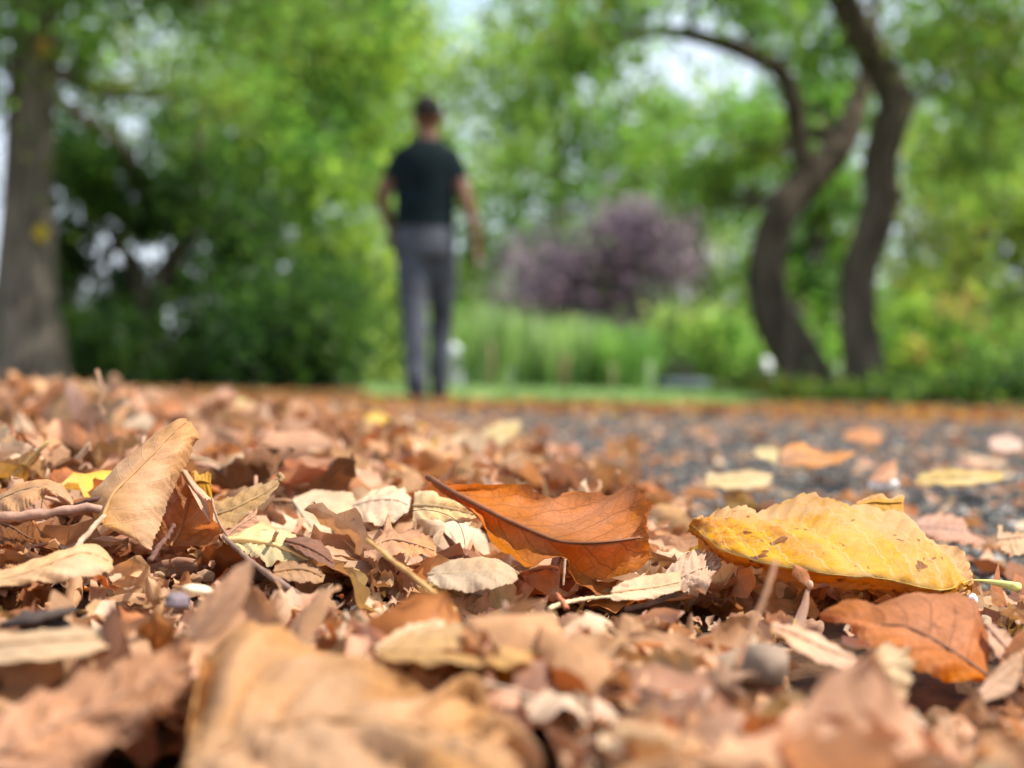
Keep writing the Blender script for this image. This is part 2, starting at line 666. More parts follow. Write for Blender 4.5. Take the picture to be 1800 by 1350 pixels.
def make_tree(name, label, cat, trunks, clumps, n, size, cols, seed, bark='bark_dark', group=None, limbs=True, **kw):
    """trunks: list of (points, radii); the crown is one part, each trunk another"""
    base = np.array(trunks[0][0][0]) if trunks else np.array([clumps[0][0][0], clumps[0][0][1], 0])
    root = empty(name, (float(base[0]), float(base[1]), 0))
    tag(root, label, cat, group)
    rg = np.random.RandomState(seed + 1)
    tops = []
    for pts, radii in trunks:
        m = max(10, len(pts) * 4)
        c = catmull(pts, m)
        rr = np.interp(np.linspace(0, 1, m), np.linspace(0, 1, len(radii)), radii)
        V, F = tube_arrays(c, rr, 14, seed=seed, rough=0.035)
        new_obj('trunk', np_mesh('trunk', V, F), M[bark], root, False)
        tops.append((c, rr))
    if limbs and trunks and clumps:
        for cl in clumps:
            ce = cl[0]
            best = min(((np.linalg.norm(c[i] - ce) + (2.0 if i < len(c) * 0.45 else 0), c[i], rr[i]) for c, rr in tops for i in range(len(c))), key=lambda q: q[0])
            p0 = best[1]
            mid = (p0 + ce) / 2 + rg.randn(3) * 0.12 * np.linalg.norm(ce - p0)
            for e in range(3):
                end = ce + rg.randn(3) * np.array(cl[1]) * (0.25 if e == 0 else 0.6)
                end[2] = max(0.1, end[2])
                st = p0 if e == 0 else mid
                pts = catmull([st, (st + end) / 2 + rg.randn(3) * 0.08 * np.linalg.norm(end - st), end], 7)
                r0 = min(best[2] * 0.6, 0.07) * (1 if e == 0 else 0.55)
                V, F = tube_arrays(pts, np.linspace(r0, r0 * 0.25, 7), 6)
                new_obj('limb', np_mesh('limb', V, F), M[bark], root, False)
                if e == 0:
                    mid = pts[3]
    V, F, c = crown_arrays(clumps, n, size, cols, seed, **kw)
    new_obj('crown', np_mesh('crown', V, F, cols=c, smooth=False), M['foliage'], root, False)
    return root


BRIGHT = [(0.105, 0.20, 0.034), (0.085, 0.18, 0.034), (0.135, 0.215, 0.040), (0.06, 0.135, 0.026)]
OLIVE = [(0.08, 0.14, 0.024), (0.10, 0.155, 0.026), (0.055, 0.11, 0.020), (0.125, 0.15, 0.026)]
PALE = [(0.19, 0.27, 0.075), (0.16, 0.25, 0.07), (0.23, 0.29, 0.08), (0.13, 0.21, 0.06)]
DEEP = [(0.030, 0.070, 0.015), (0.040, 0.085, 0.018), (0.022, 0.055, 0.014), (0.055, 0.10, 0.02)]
PURPLE = [(0.095, 0.063, 0.110), (0.13, 0.092, 0.150), (0.05, 0.032, 0.055), (0.18, 0.14, 0.20)]
GOLD = [(0.17, 0.23, 0.035), (0.135, 0.215, 0.035), (0.20, 0.21, 0.035), (0.105, 0.18, 0.03)]


def tp(lst):
    return [tuple(P(a, b, y)) for a, b, y in lst]


# the thick grey trunk by the photo's left edge
b0 = G(40, 672, 0)
D0 = 13.0
tr = tp([(38, 690, D0), (40, 640, D0), (44, 560, D0), (48, 400, D0), (54, 220, D0), (62, 60, D0), (72, -120, D0), (90, -420, D0)])
tr[0] = (tr[1][0], tr[1][1], -0.05)
make_tree('park_tree', 'thick straight grey trunk with a yellow leaf on its bark, at the left edge', 'tree',
          [(tr, [0.44, 0.29, 0.225, 0.205, 0.205, 0.20, 0.18, 0.15])],
          [C(40, -150, 13, 230), C(260, -60, 12.5, 170, 170, 110), C(420, 40, 13, 130, 150, 100), C(180, 150, 14, 90, 120, 90), C(560, -80, 12, 170, 170, 110),
           C(-180, 60, 13, 200), C(330, 190, 14.5, 90, 110, 80), C(170, 330, 15, 55, 90, 60), C(-60, 20, 13.5, 90, 120, 120), C(140, 60, 14.5, 90, 110, 70)],
          20000, 0.10, BRIGHT + OLIVE, 21, 'bark_grey', spread=0.33)

# the two bent trunks on the right: one tree each
DA = 11.6
ta = tp([(1435, 700, DA), (1400, 625, DA), (1362, 560, DA), (1347, 490, DA), (1355, 420, DA), (1385, 355, DA), (1432, 305, DA + .1), (1472, 265, DA + .2), (1500, 200, DA + .4), (1530, 90, DA + .6), (1545, -60, DA + .8)])
ta[0] = (ta[1][0] + .16, ta[1][1], -0.05)
tb = tp([(1418, 300, DA + .05), (1405, 262, DA), (1398, 200, DA - .1), (1375, 130, DA - .2), (1320, 95, DA - .3), (1250, 70, DA - .4), (1170, 55, DA - .5), (1090, 62, DA - .6)])
make_tree('bent_tree', 'bent brown trunk curving left then right, forking into an arching branch', 'tree',
          [(ta, [0.26, 0.20, 0.175, 0.150, 0.145, 0.14, 0.12, 0.085, 0.055, 0.045, 0.03]), (tb, [0.09, 0.085, 0.08, 0.075, 0.07, 0.06, 0.05, 0.03])],
          [C(1120, 30, 11, 90, 150, 55), C(1330, 10, 11.5, 100, 150, 70), C(1450, 90, 13.4, 90, 80, 70), C(1020, 120, 11, 70, 120, 50), C(1330, 260, 12.5, 90, 120, 70),
           C(1240, -60, 11, 150, 200, 60), C(1440, -120, 13.6, 160), C(980, -40, 10.5, 130, 200, 80), C(1250, 330, 13, 70, 110, 60)],
          13000, 0.085, OLIVE + BRIGHT[:2], 31, 'bark_dark', spread=0.33)
DB = 11.2
tc = tp([(1540, 712, DB), (1517, 625, DB), (1508, 555, DB), (1510, 480, DB), (1532, 410, DB), (1551, 345, DB), (1546, 290, DB), (1562, 225, DB), (1575, 180, DB), (1552, 125, DB), (1520, 70, DB - .1), (1485, 5, DB - .2), (1455, -80, DB - .3)])
tc[0] = (tc[1][0] + .04, tc[1][1], -0.05)
td = tp([(1572, 215, DB), (1605, 170, DB + .2), (1670, 130, DB + .5), (1750, 105, DB + .8), (1850, 90, DB + 1.1)])
make_tree('bent_tree', 'darker S-shaped trunk standing just right of the forked bent tree', 'tree',
          [(tc, [0.22, 0.17, 0.155, 0.15, 0.15, 0.15, 0.145, 0.15, 0.15, 0.13, 0.125, 0.12, 0.11]), (td, [0.06, 0.035, 0.025, 0.02, 0.012])],
          [C(1680, 60, 12.4, 100, 90, 80), C(1770, 20, 11.4, 110, 120, 90), C(1600, 100, 13.2, 80, 80, 60), C(1710, 150, 12.2, 90, 90, 60), C(1790, 150, 11.2, 90, 120, 70), C(1900, 120, 11, 130),
           C(1600, -130, 13.0, 120), C(1700, -130, 10.5, 200), C(1690, 290, 12.5, 80, 120, 50)],
          13000, 0.085, OLIVE + BRIGHT[:2], 41, 'bark_dark', spread=0.33)

# dark understorey on the left, bright sky behind it
for k, (pts, lab) in enumerate([
        ([(245, 660, 15), (262, 560, 15), (300, 470, 15), (330, 400, 15), (345, 300, 15.2), (350, 180, 15.4)], 0)]):
    pts = tp(pts)
    pts[0] = (pts[0][0], pts[0][1], -0.05)
    p2 = [pts[1]] + tp([(240, 480, 15.1), (205, 420, 15.2), (150, 360, 15.3), (110, 290, 15.4)])
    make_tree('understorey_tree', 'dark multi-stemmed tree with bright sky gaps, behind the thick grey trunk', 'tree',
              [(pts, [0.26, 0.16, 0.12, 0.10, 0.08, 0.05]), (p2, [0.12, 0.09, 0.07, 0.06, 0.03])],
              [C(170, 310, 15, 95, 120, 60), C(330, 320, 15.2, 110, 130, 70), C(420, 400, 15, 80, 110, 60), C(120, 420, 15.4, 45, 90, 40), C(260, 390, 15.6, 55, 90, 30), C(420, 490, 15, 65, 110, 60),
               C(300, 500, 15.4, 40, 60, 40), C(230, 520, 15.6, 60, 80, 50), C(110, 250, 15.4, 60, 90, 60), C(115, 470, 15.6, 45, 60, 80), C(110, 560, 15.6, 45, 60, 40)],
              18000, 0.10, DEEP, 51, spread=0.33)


def shrub(name, label, spots, n, size, cols, seed, cat='shrub', group=None, **kw):
    root_c = spots[0][0]
    root = empty(name, (float(root_c[0]), float(root_c[1]), 0))
    tag(root, label, cat, group)
    rg = np.random.RandomState(seed)
    for ce, r in spots:
        for e in range(4):
            end = ce + rg.randn(3) * np.array(r) * 0.45
            end[2] = max(0.15, end[2])
            st = np.array([root_c[0] + rg.randn() * 0.12 + (ce[0] - root_c[0]) * 0.6, root_c[1] + rg.randn() * 0.12, -0.03])
            V, F = tube_arrays(catmull([st, (st + end) / 2 + rg.randn(3) * 0.1, end], 6), np.linspace(0.03, 0.008, 6), 5)
            new_obj('stem', np_mesh('stem', V, F), M['bark_dark'], root, False)
    V, F, c = crown_arrays(spots, n, size, cols, seed, **kw)
    new_obj('crown', np_mesh('crown', V, F, cols=c, smooth=False), M['foliage'], root, False)
    return root


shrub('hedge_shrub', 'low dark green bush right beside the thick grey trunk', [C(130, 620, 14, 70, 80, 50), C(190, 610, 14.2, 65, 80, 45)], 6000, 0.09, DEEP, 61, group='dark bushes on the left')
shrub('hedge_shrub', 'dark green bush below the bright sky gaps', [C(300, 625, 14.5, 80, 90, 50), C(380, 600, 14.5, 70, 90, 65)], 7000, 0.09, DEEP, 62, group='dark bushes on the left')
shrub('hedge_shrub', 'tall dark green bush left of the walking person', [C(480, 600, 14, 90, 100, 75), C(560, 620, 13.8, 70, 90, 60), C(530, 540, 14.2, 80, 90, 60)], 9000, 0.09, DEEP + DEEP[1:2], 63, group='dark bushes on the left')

# bright green tree between the dark bushes and the person
tm = tp([(560, 690, 17), (555, 600, 17), (545, 450, 17), (535, 300, 17), (530, 150, 17), (520, -50, 17)])
tm[0] = (tm[1][0], tm[1][1], -0.05)
make_tree('lime_tree', 'leafy bright green tree with drooping boughs, left behind the walking person', 'tree',
          [(tm, [0.2, 0.15, 0.13, 0.11, 0.09, 0.05])],
          [C(470, 200, 16.5, 110, 120, 90), C(600, 160, 17, 120, 120, 100), C(400, 300, 16.5, 90, 110, 70), C(540, 330, 16, 120, 120, 80), C(460, 420, 16, 90, 110, 60), C(600, 440, 16, 95, 110, 80),
           C(630, 300, 17, 80), C(520, 60, 17, 130), C(680, 30, 17.5, 100), C(570, 520, 16.5, 70, 90, 50)],
          21000, 0.11, BRIGHT + GOLD[:2], 71, spread=0.33)

# pale sunlit trees far behind the person
far = [
    ('pale green sunlit tree straight behind the person', [(740, 690), (745, 400), (745, 0)], [(700, 250, 130), (800, 300, 120), (740, 420, 120), (690, 90, 140), (840, 120, 120), (720, 540, 90), (820, 500, 80)], PALE + BRIGHT[2:3], 30, 81),
    ('mid green tree with sky dots, above the purple bush', [(980, 690), (985, 400), (975, 150)], [(930, 180, 110), (1040, 220, 110), (960, 330, 110), (1090, 320, 100), (1000, 60, 130), (900, 420, 90), (1010, 440, 80)], BRIGHT + OLIVE[:2], 27, 82),
    ('broad green tree between the purple bush and the forked trunk', [(1230, 690), (1225, 480), (1228, 300)], [(1180, 280, 90), (1170, 215, 60), (1290, 190, 60), (1280, 330, 100), (1220, 420, 110), (1310, 480, 90), (1180, 520, 80), (1290, 580, 70), (1330, 230, 60)], BRIGHT + PALE[:1], 30, 83),
    ('green tree seen between the two bent trunks', [(1440, 690), (1440, 450), (1445, 200)], [(1440, 420, 80), (1420, 530, 80), (1470, 320, 80), (1460, 620, 60), (1400, 600, 60), (1440, 200, 90)], BRIGHT, 26, 84),
    ('far tree low behind the tall grass clumps', [(860, 690), (862, 560), (860, 430)], [(830, 520, 70), (900, 560, 70), (870, 610, 60), (960, 590, 60)], PALE, 44, 86),
    ('far dark green tree low behind the purple bush', [(1060, 690), (1062, 520), (1060, 400)], [(1010, 560, 80), (1110, 560, 80), (1060, 480, 90), (1170, 590, 70), (1060, 620, 70)], OLIVE + DEEP[3:], 46, 87),
    ('far tree low behind the S-shaped trunk', [(1600, 690), (1602, 520), (1600, 400)], [(1560, 560, 80), (1640, 520, 90), (1600, 620, 70), (1520, 620, 60), (1720, 590, 80), (1800, 560, 80)], BRIGHT, 42, 88),
    ('far tree low behind the person', [(640, 690), (642, 560), (640, 450)], [(620, 560, 80), (700, 560, 80), (660, 630, 60), (760, 600, 70)], BRIGHT + PALE[:1], 45, 89),
    ('pale distant tree behind the bright green one', [(420, 690), (425, 300), (420, -50)], [(380, 120, 150), (500, 60, 150), (470, 250, 120), (600, 20, 130), (330, 250, 80)], PALE, 36, 85),
]
for lab, tk, cl, cols, D, sd in far:
    pts = tp([(a, b, D) for a, b in tk])
    pts[0] = (pts[0][0], pts[0][1], -0.05)
    make_tree('distant_tree', lab, 'tree', [(pts, [0.28, 0.18, 0.06])], [C(a, b, D + 1.5 * math.sin(a), r, r, r * 0.75) for a, b, r in cl], 9500, 0.19, cols, sd,
              group='trees behind the lawn', spread=0.33)

# weeping yellow-green tree on the right
tw = tp([(1720, 700, 18), (1715, 500, 18), (1730, 250, 18), (1740, 100, 18)])
tw[0] = (tw[1][0], tw[1][1], -0.05)
make_tree('weeping_tree', 'yellow-green weeping tree at the right edge behind the bent trunks', 'tree',
          [(tw, [0.24, 0.17, 0.12, 0.06])],
          [C(1640, 380, 17.5, 70, 90, 110), C(1760, 340, 18, 100, 100, 90), C(1690, 500, 17.5, 70, 80, 110), C(1620, 560, 17, 50, 70, 90), C(1790, 480, 18, 80, 90, 90), C(1740, 610, 17.5, 80, 80, 60),
           C(1870, 400, 18, 90), C(1640, 250, 18.5, 70), C(1780, 220, 18.5, 100)],
          20000, 0.13, GOLD + PALE[:2], 91, spread=0.33, droop=1.6, aspect=0.35)

# purple-leaved bush and the shrubs round the lawn
shrub('smoke_bush', 'dusky purple-leaved bush rising behind the green grass clumps',
      [C(1050, 470, 22, 110, 90, 70), C(960, 460, 22, 70, 80, 50), C(1150, 440, 22.4, 80, 80, 65), C(950, 530, 21.6, 75, 70, 32), C(1080, 540, 22, 90, 80, 40), C(1120, 390, 22.5, 60, 70, 40), C(1090, 600, 21.5, 50, 60, 35), C(1190, 610, 22, 50, 60, 40)],
      12000, 0.10, PURPLE, 101, spread=0.36)
shrub('flowering_shrub', 'light green shrub seen just left of the person\'s legs', [C(680, 590, 19, 55, 60, 60), C(690, 520, 19.3, 50, 60, 45)], 5000, 0.10, PALE, 102)
shrub('garden_shrub', 'pale green shrub at the right end of the lawn, with orange tints', [C(1215, 580, 20, 65, 70, 35), C(1270, 610, 19.5, 60, 70, 45), C(1310, 640, 20.5, 60, 60, 38), C(1240, 650, 21, 50, 60, 25)], 6500, 0.10, PALE + PALE + BRIGHT + [(0.24, 0.16, 0.06)], 103)
shrub('garden_shrub', 'dark low shrub beside the blue-grey slab', [C(1180, 640, 19.0, 50, 60, 40), C(1130, 620, 23, 60, 60, 50)], 4000, 0.09, DEEP + PURPLE[2:3], 104)
shrub('undergrowth_plant', 'scrubby olive plant round the foot of the forked bent trunk', [C(1310, 678, 11.0, 55, 60, 18), C(1430, 688, 10.9, 60, 60, 12)], 2600, 0.06, OLIVE + [(0.14, 0.10, 0.03)], 105, group='plants at the foot of the bent trunks')
shrub('undergrowth_plant', 'scrubby dark plant round the foot of the S-shaped trunk', [C(1590, 680, 10.7, 60, 60, 22), C(1490, 692, 10.6, 50, 50, 12)], 2600, 0.06, DEEP + OLIVE, 106, group='plants at the foot of the bent trunks')
shrub('undergrowth_plant', 'low dark green plants at the right edge below the weeping tree', [C(1680, 690, 10.0, 70, 70, 26), C(1775, 682, 9.8, 80, 80, 38)], 4500, 0.06, DEEP + OLIVE[:2], 107, group='plants at the foot of the bent trunks')
shrub('undergrowth_plant', 'yellow-green plant right of the S-shaped trunk, tinged orange', [C(1640, 590, 13.5, 60, 70, 60), C(1600, 640, 13, 45, 60, 45)], 4000, 0.08, GOLD + BRIGHT + [(0.2, 0.13, 0.05)], 108)


def grass_clump(label, px, D, wpx, hpx, n, seed, cols):
    rg = np.random.RandomState(seed)
    base = P(px, 675, D)
    s = D / FP
    H, Wd = hpx * s, wpx * s
    V, F, Cc = [], [], []
    o = 0
    for i in range(n):
        a = rg.rand() * 6.283
        r0 = abs(rg.randn()) * Wd * 0.28
        st = np.array([base.x + r0 * math.cos(a), base.y + r0 * math.sin(a) * 0.8, -0.01])
        lean = np.array([math.cos(a), math.sin(a), 0]) * Wd * (0.15 + 0.5 * rg.rand())
        h = H * (0.45 + 0.68 * rg.rand())
        w = 0.008 + 0.006 * rg.rand()
        sd = np.array([-math.sin(a + 0.8), math.cos(a + 0.8), 0]) * w
        c = np.array(cols[rg.randint(len(cols))]) * (0.75 + 0.5 * rg.rand())
        for j, (t, ww) in enumerate(((0, 1), (.35, 1), (.7, .8), (.92, .5), (1.05, .08))):
            hh = h * (t if t < .95 else .96)
            q = st + lean * t ** 2.2 + np.array([0, 0, hh])
            V += [q - sd * ww, q + sd * ww]
            Cc += [c, c]
        for j in range(4):
            k = o + j * 2
            F.append((k, k + 1, k + 3, k + 2))
        o += 10
    root = empty('grass_clump', (base.x, base.y, 0))
    tag(root, label, 'grass', 'tall grass clumps on the lawn')
    new_obj('blades', np_mesh('blades', V, F, cols=np.array(Cc), smooth=False), M['grassblade'], root, False)


GR = [(0.20, 0.31, 0.11), (0.27, 0.37, 0.16), (0.36, 0.44, 0.25), (0.13, 0.23, 0.07)]
grass_clump('tall arching green grass clump just right of the person\'s legs', 855, 17.0, 85, 150, 330, 201, GR)
grass_clump('tall green grass clump between the first two wooden stakes', 935, 17.4, 85, 135, 330, 202, GR)
grass_clump('tall green grass clump right of the middle wooden stake', 1030, 17.0, 85, 135, 330, 203, GR)
grass_clump('bright rounded grass clump at the right end of the row', 1105, 16.8, 75, 120, 380, 204, [(0.2, 0.34, 0.1), (0.24, 0.38, 0.13), (0.14, 0.27, 0.06)])


def stake(label, px, top, D, w, colr):
    p = P(px, 675, D)
    zt = P(px, top, D).z
    root = empty('stake', (p.x, p.y, 0))
    tag(root, label, 'stake', 'stakes in front of the grass clumps')
    V, F = tube_arrays([(p.x, p.y, -0.1), (p.x + .004, p.y, zt * .5), (p.x, p.y, zt - 0.03), (p.x, p.y, zt)], [w, w, w * .97, w * .7], 8, rough=0.04, seed=int(px))
    o = new_obj('post', np_mesh('post', V, F, smooth=False), M['wood'], root, False)
    o.color = (*colr, 1)


stake('pale brown wooden stake nearest to the person', 860, 600, 15.5, 0.035, (0.26, 0.21, 0.12))
stake('reddish brown wooden stake in the middle of the grass row', 990, 622, 15.0, 0.035, (0.30, 0.19, 0.10))
stake('light wooden stake right of the reddish stake', 1076, 640, 15.2, 0.026, (0.30, 0.27, 0.14))
stake('whitish stake at the right end of the bright grass clump', 1140, 635, 15.4, 0.026, (0.40, 0.42, 0.32))

# small round white sign on a thin post, right of the person's shin
ps = P(797, 616, 13.5)
root = empty('garden_sign', (ps.x, ps.y, 0))
tag(root, 'small round white sign on a thin post beside the person\'s shin', 'sign')
V, F = tube_arrays([(ps.x, ps.y + .02, -0.05), (ps.x, ps.y + .02, ps.z * .6), (ps.x, ps.y + .02, ps.z + 0.04)], [0.014] * 3, 8)
new_obj('post', np_mesh('post', V, F), M['wood'], root, False).color = (0.4, 0.38, 0.33, 1)
V, F = tube_arrays([(ps.x, ps.y + 0.004, ps.z), (ps.x, ps.y - 0.006, ps.z)], [0.07, 0.07], 24)
new_obj('plate', np_mesh('plate', V, F, smooth=False), M['paint'], root, False).color = (0.85, 0.87, 0.9, 1)


def box_arrays(c, s):
    x, y, z = c
    a, b, d = s[0] / 2, s[1] / 2, s[2] / 2
    V = np.array([(x + i * a, y + j * b, z + k * d) for i in (-1, 1) for j in (-1, 1) for k in (-1, 1)])
    F = np.array([(0, 1, 3, 2), (4, 6, 7, 5), (0, 4, 5, 1), (2, 3, 7, 6), (0, 2, 6, 4), (1, 5, 7, 3)])
    return V, F


# low blue-grey bench-like slab behind the lawn
pb = P(1205, 672, 18.5)
root = empty('stone_bench', (pb.x, pb.y, 0))
tag(root, 'low blue-grey slab bench at the far right of the lawn', 'bench')
V, F = box_arrays((pb.x, pb.y, 0.14), (0.66, 0.34, 0.09))
o = new_obj('seat', np_mesh('seat', V, F, smooth=False), M['stone'], root, False)
o.color = (0.20, 0.23, 0.30, 1)
bv = o.modifiers.new('bevel', 'BEVEL')
bv.width = 0.012
for sx in (-0.23, 0.23):
    V, F = box_arrays((pb.x + sx, pb.y, 0.045), (0.10, 0.26, 0.10))
    new_obj('leg', np_mesh('leg', V, F, smooth=False), M['stone'], root, False).color = (0.13, 0.15, 0.19, 1)

# short white shaft standing in for a pale spot low behind the forked trunk
pw = P(1347, 648, 16.0)
root = empty('white_shaft', (pw.x, pw.y, 0))
tag(root, 'short white post glimpsed left of the forked trunk\'s foot', 'post')
V, F = tube_arrays([(pw.x, pw.y, -0.05), (pw.x, pw.y, 0.15), (pw.x, pw.y, pw.z + 0.08), (pw.x, pw.y, pw.z + 0.12)], [0.055, 0.055, 0.055, 0.03], 14)
new_obj('shaft', np_mesh('shaft', V, F), M['paint'], root, False).color = (0.8, 0.8, 0.85, 1)


def lawn_blades():
    rg = np.random.RandomState(77)
    V, F, Cc = [], [], []
    n = 0
    while n < 26000:
        y = 7.5 + 16 * rg.rand() ** 1.7
        x = -0.16 * y - 1.2 + rg.rand() * (0.30 * y + 1.6)
        if y < np.interp(x, [-2.6, -1, -.45, -.1, .5, 1.05, 1.35, 1.9], [10, 9.4, 8.9, 7.7, 7.4, 7.5, 8.6, 10.4]) or x > 1.9 + (y - 10.4) * 0.5 or x < -0.104 * y:
            continue
        h = 0.03 + 0.05 * rg.rand()
        a = rg.rand() * 3.14
        w = 0.006 + .004 * rg.rand()
        dx, dy = math.cos(a) * w, math.sin(a) * w
        V += [(x - dx, y - dy, 0.004), (x + dx, y + dy, 0.004), (x + rg.randn() * .02, y + rg.randn() * .02, h)]
        c = np.array(GR[rg.randint(4)]) * (0.7 + 0.5 * rg.rand())
        Cc += [c] * 3
        F.append((n * 3, n * 3 + 1, n * 3 + 2))
        n += 1
    me = np_mesh('grass', V, F, cols=np.array(Cc), smooth=False)
    tag(new_obj('grass', me, M['grassblade']), 'short bright green mown grass of the lawn', 'grass', kind='stuff')


lawn_blades()


# ------------------------------------------------------------------ the person
def ring_loft(rings, ns=16):
    """rings: (centre xyz, rx, ry) horizontal ellipses; closed"""
    ang = np.linspace(0, 2 * np.pi, ns, endpoint=False)
    V = []
    r0 = rings[0]
    rl = rings[-1]
    rs = [(r0[0], r0[1] * .05, r0[2] * .05)] + list(rings) + [(rl[0], rl[1] * .05, rl[2] * .05)]
    for c, rx, ry in rs:
        V.append(np.c_[c[0] + rx * np.cos(ang), c[1] + ry * np.sin(ang), np.full(ns, c[2])])
    V = np.concatenate(V)
    F = []
    for i in range(len(rs) - 1):
        for j in range(ns):
            k = (j + 1) % ns
            F.append((i * ns + j, i * ns + k, (i + 1) * ns + k, (i + 1) * ns + j))
    return V, np.array(F)


def limb(pts, radii, n=14, flat=1.0):
    c = catmull(pts, n)
    rr = np.interp(np.linspace(0, 1, n), np.linspace(0, 1, len(radii)), radii)
    return tube_arrays(c, rr, 12, flat)


def ball(c, r):
    n = 9
    th = np.linspace(-1, 1, n) * 1.35
    return ring_loft([((c[0], c[1], c[2] + r[2] * math.sin(t)), r[0] * math.cos(t), r[1] * math.cos(t)) for t in th], 14)


def remeshed(name, parts, mat, root, voxel, smooth_it=4, colr=None):
    V, F = join_arrays(parts)
    o = new_obj(name, np_mesh(name, V, F), mat, root, False)
    m = o.modifiers.new('remesh', 'REMESH')
    m.mode = 'VOXEL'
    m.voxel_size = voxel
    m.use_smooth_shade = True
    s = o.modifiers.new('smooth', 'SMOOTH')
    s.iterations = smooth_it
    s.factor = 0.5
    if colr:
        o.color = (*colr, 1)
    return o


def mat_cloth(name, scale, var):
    t = NT(name)
    oi = t.n.new('ShaderNodeObjectInfo')
    o = t.coord('Object')
    n = t.noise(o, scale, 5)
    f = t.noise(o, 400, 2)
    hsv = t.n.new('ShaderNodeHueSaturation')
    t.l.new(oi.outputs['Color'], hsv.inputs['Color'])
    t.l.new(t.math('ADD', t.smooth(n, .3, .7, 1 - var, 1 + var), t.math('MULTIPLY', t.math('SUBTRACT', f, .5), .3)), hsv.inputs['Value'])
    return t.principled(hsv.outputs[0], 0.9, 0.1, t.bump(n, 0.7, 0.012))


def build_person():
    D = 7.45
    base = P(746, 697, D)
    bx, by = base.x, base.y
    root = empty('person', (bx, by, 0))
    tag(root, 'person in a black T-shirt and grey jeans walking away along the path', 'person')
    sc = D / FP
    up = Vector((0, 0, 1))

    def q(px, py, dy=0.0):
        p = P(px, py, D)
        return np.array([p.x, p.y + dy, max(0.03, p.z)])
    skin = NT('skin')
    n = skin.noise(skin.coord('Object'), 30, 4)
    skin.principled(skin.mix(skin.smooth(n, .3, .7), (0.12, 0.050, 0.024), (0.17, 0.075, 0.038)), 0.55, 0.35)
    cx = 751
    headc = q(752, 203)
    neckb = q(751, 252)
    # --- body: one surface, arms and head on a torso with legs
    parts = []
    parts.append(ring_loft([(q(746, 440, 0), .14, .10), (q(746, 410), .145, .10), (q(748, 375), .135, .095), (q(749, 330), .145, .105), (q(750, 290), .160, .105), (q(750, 272), .155, .09), (q(751, 252), .10, .07)]))
    parts.append(limb([q(751, 262), q(751, 240, .005), q(752, 222, .012)], [.068, .058, .056]))
    parts.append(ring_loft([(q(752, 234, .03), .030, .035), (q(752, 226, .025), .055, .07), (q(752, 214, .012), .068, .088), (q(752, 200, .005), .073, .095), (q(752, 186, .0), .070, .092), (q(752, 176, .0), .052, .07), (q(752, 171, 0), .025, .035)]))
    for s in (-1, 1):
        e = q(752, 208, .0) + np.array([s * .074, 0, 0])
        parts.append(ball(e, (.010, .018, .03)))
    parts.append(ball(q(752, 210, .10), (.014, .02, .022)))      # nose
    parts.append(ball(q(752, 222, .088), (.022, .014, .010)))    # lips
    # arms: left hangs bent with the hand by the pocket, right swings out and back
    la = [q(703, 284), q(684, 318), q(674, 352, -.02), q(682, 385, .03), q(690, 405, .07)]
    ra = [q(795, 285), q(811, 327, -.03), q(825, 368, -.06), q(835, 410, -.06), q(839, 430, -.05)]
    parts.append(limb(la, [.052, .046, .039, .031, .026]))
    parts.append(limb(ra, [.052, .046, .039, .031, .025]))

    def hand(w, d, side):
        d = d / np.linalg.norm(d)
        lat = np.cross(d, [1.0, 0, 0])
        lat /= np.linalg.norm(lat)
        out = np.cross(lat, d)
        pal = w + d * .085
        hp = [limb([w - d * .01, w + d * .04, pal], [.025, .036, .036], 6, .5)]
        for i, ln in enumerate((.062, .072, .068, .052)):
            st = pal + lat * (.027 - .018 * i)
            b = -out * side * .012
            hp.append(limb([st - d * .02, st + d * ln * .5 + b * .3, st + d * ln + b], [.0095, .0088, .0075], 6))
        st = w + d * .03 + lat * .03
        hp.append(limb([st, st + d * .03 + lat * .022, st + d * .062 + lat * .024], [.012, .0105, .0085], 6))
        return hp
    parts += hand(la[-1], np.array([0.10, .35, -1.0]), 1)
    parts += hand(ra[-1], np.array([-.02, .10, -1.0]), -1)
    # legs: the left bears the weight, the right is a step ahead
    ll = [q(726, 425), q(727, 480, -.02), q(727, 560, -.05), q(730, 630, -.09), q(733, 680, -.13)]
    rl = [q(770, 425), q(775, 480, .05), q(776, 560, .14), q(773, 630, .14), q(770, 676, .16)]
    parts.append(limb(ll, [.072, .064, .046, .040, .032]))
    parts.append(limb(rl, [.072, .058, .038, .033, .030]))
    body = remeshed('body', parts, skin.m, root, 0.0075, 3)
    # --- hair: close-cropped cap
    hair = NT('hair')
    hair.principled((0.012, 0.009, 0.008), 0.8, 0.2, hair.bump(hair.noise(hair.coord('Object'), 260, 3), 0.8, 0.004))
    remeshed('hair', [ring_loft([(q(752, 208, -.035), .060, .062), (q(752, 200, -.012), .0765, .09), (q(752, 188, -.004), .077, .098), (q(752, 176, .0), .062, .082), (q(752, 168, 0), .030, .04)])], hair.m, root, 0.009, 3)
    # --- clothes
    cloth = mat_cloth('shirt_cloth', 9, 0.25)
    tp_ = [ring_loft([(q(747, 402), .163, .122), (q(747, 385), .160, .118), (q(748, 350), .162, .118), (q(749, 310), .170, .125), (q(750, 285), .185, .122), (q(750, 272), .180, .112), (q(751, 263), .165, .10), (q(751, 254), .115, .085), (q(751, 246), .074, .072)], 24)]
    tp_.append(limb([q(718, 280), q(704, 284), q(695, 300), q(690, 315)], [.050, .056, .058, .057]))
    tp_.append(limb([q(783, 280), q(795, 285), q(802, 303, -.01), q(806, 321, -.02)], [.050, .056, .058, .057]))
    remeshed('shirt', tp_, cloth, root, 0.0085, 4, (0.006, 0.012, 0.014))
    denim = mat_cloth('denim', 7, 0.35)
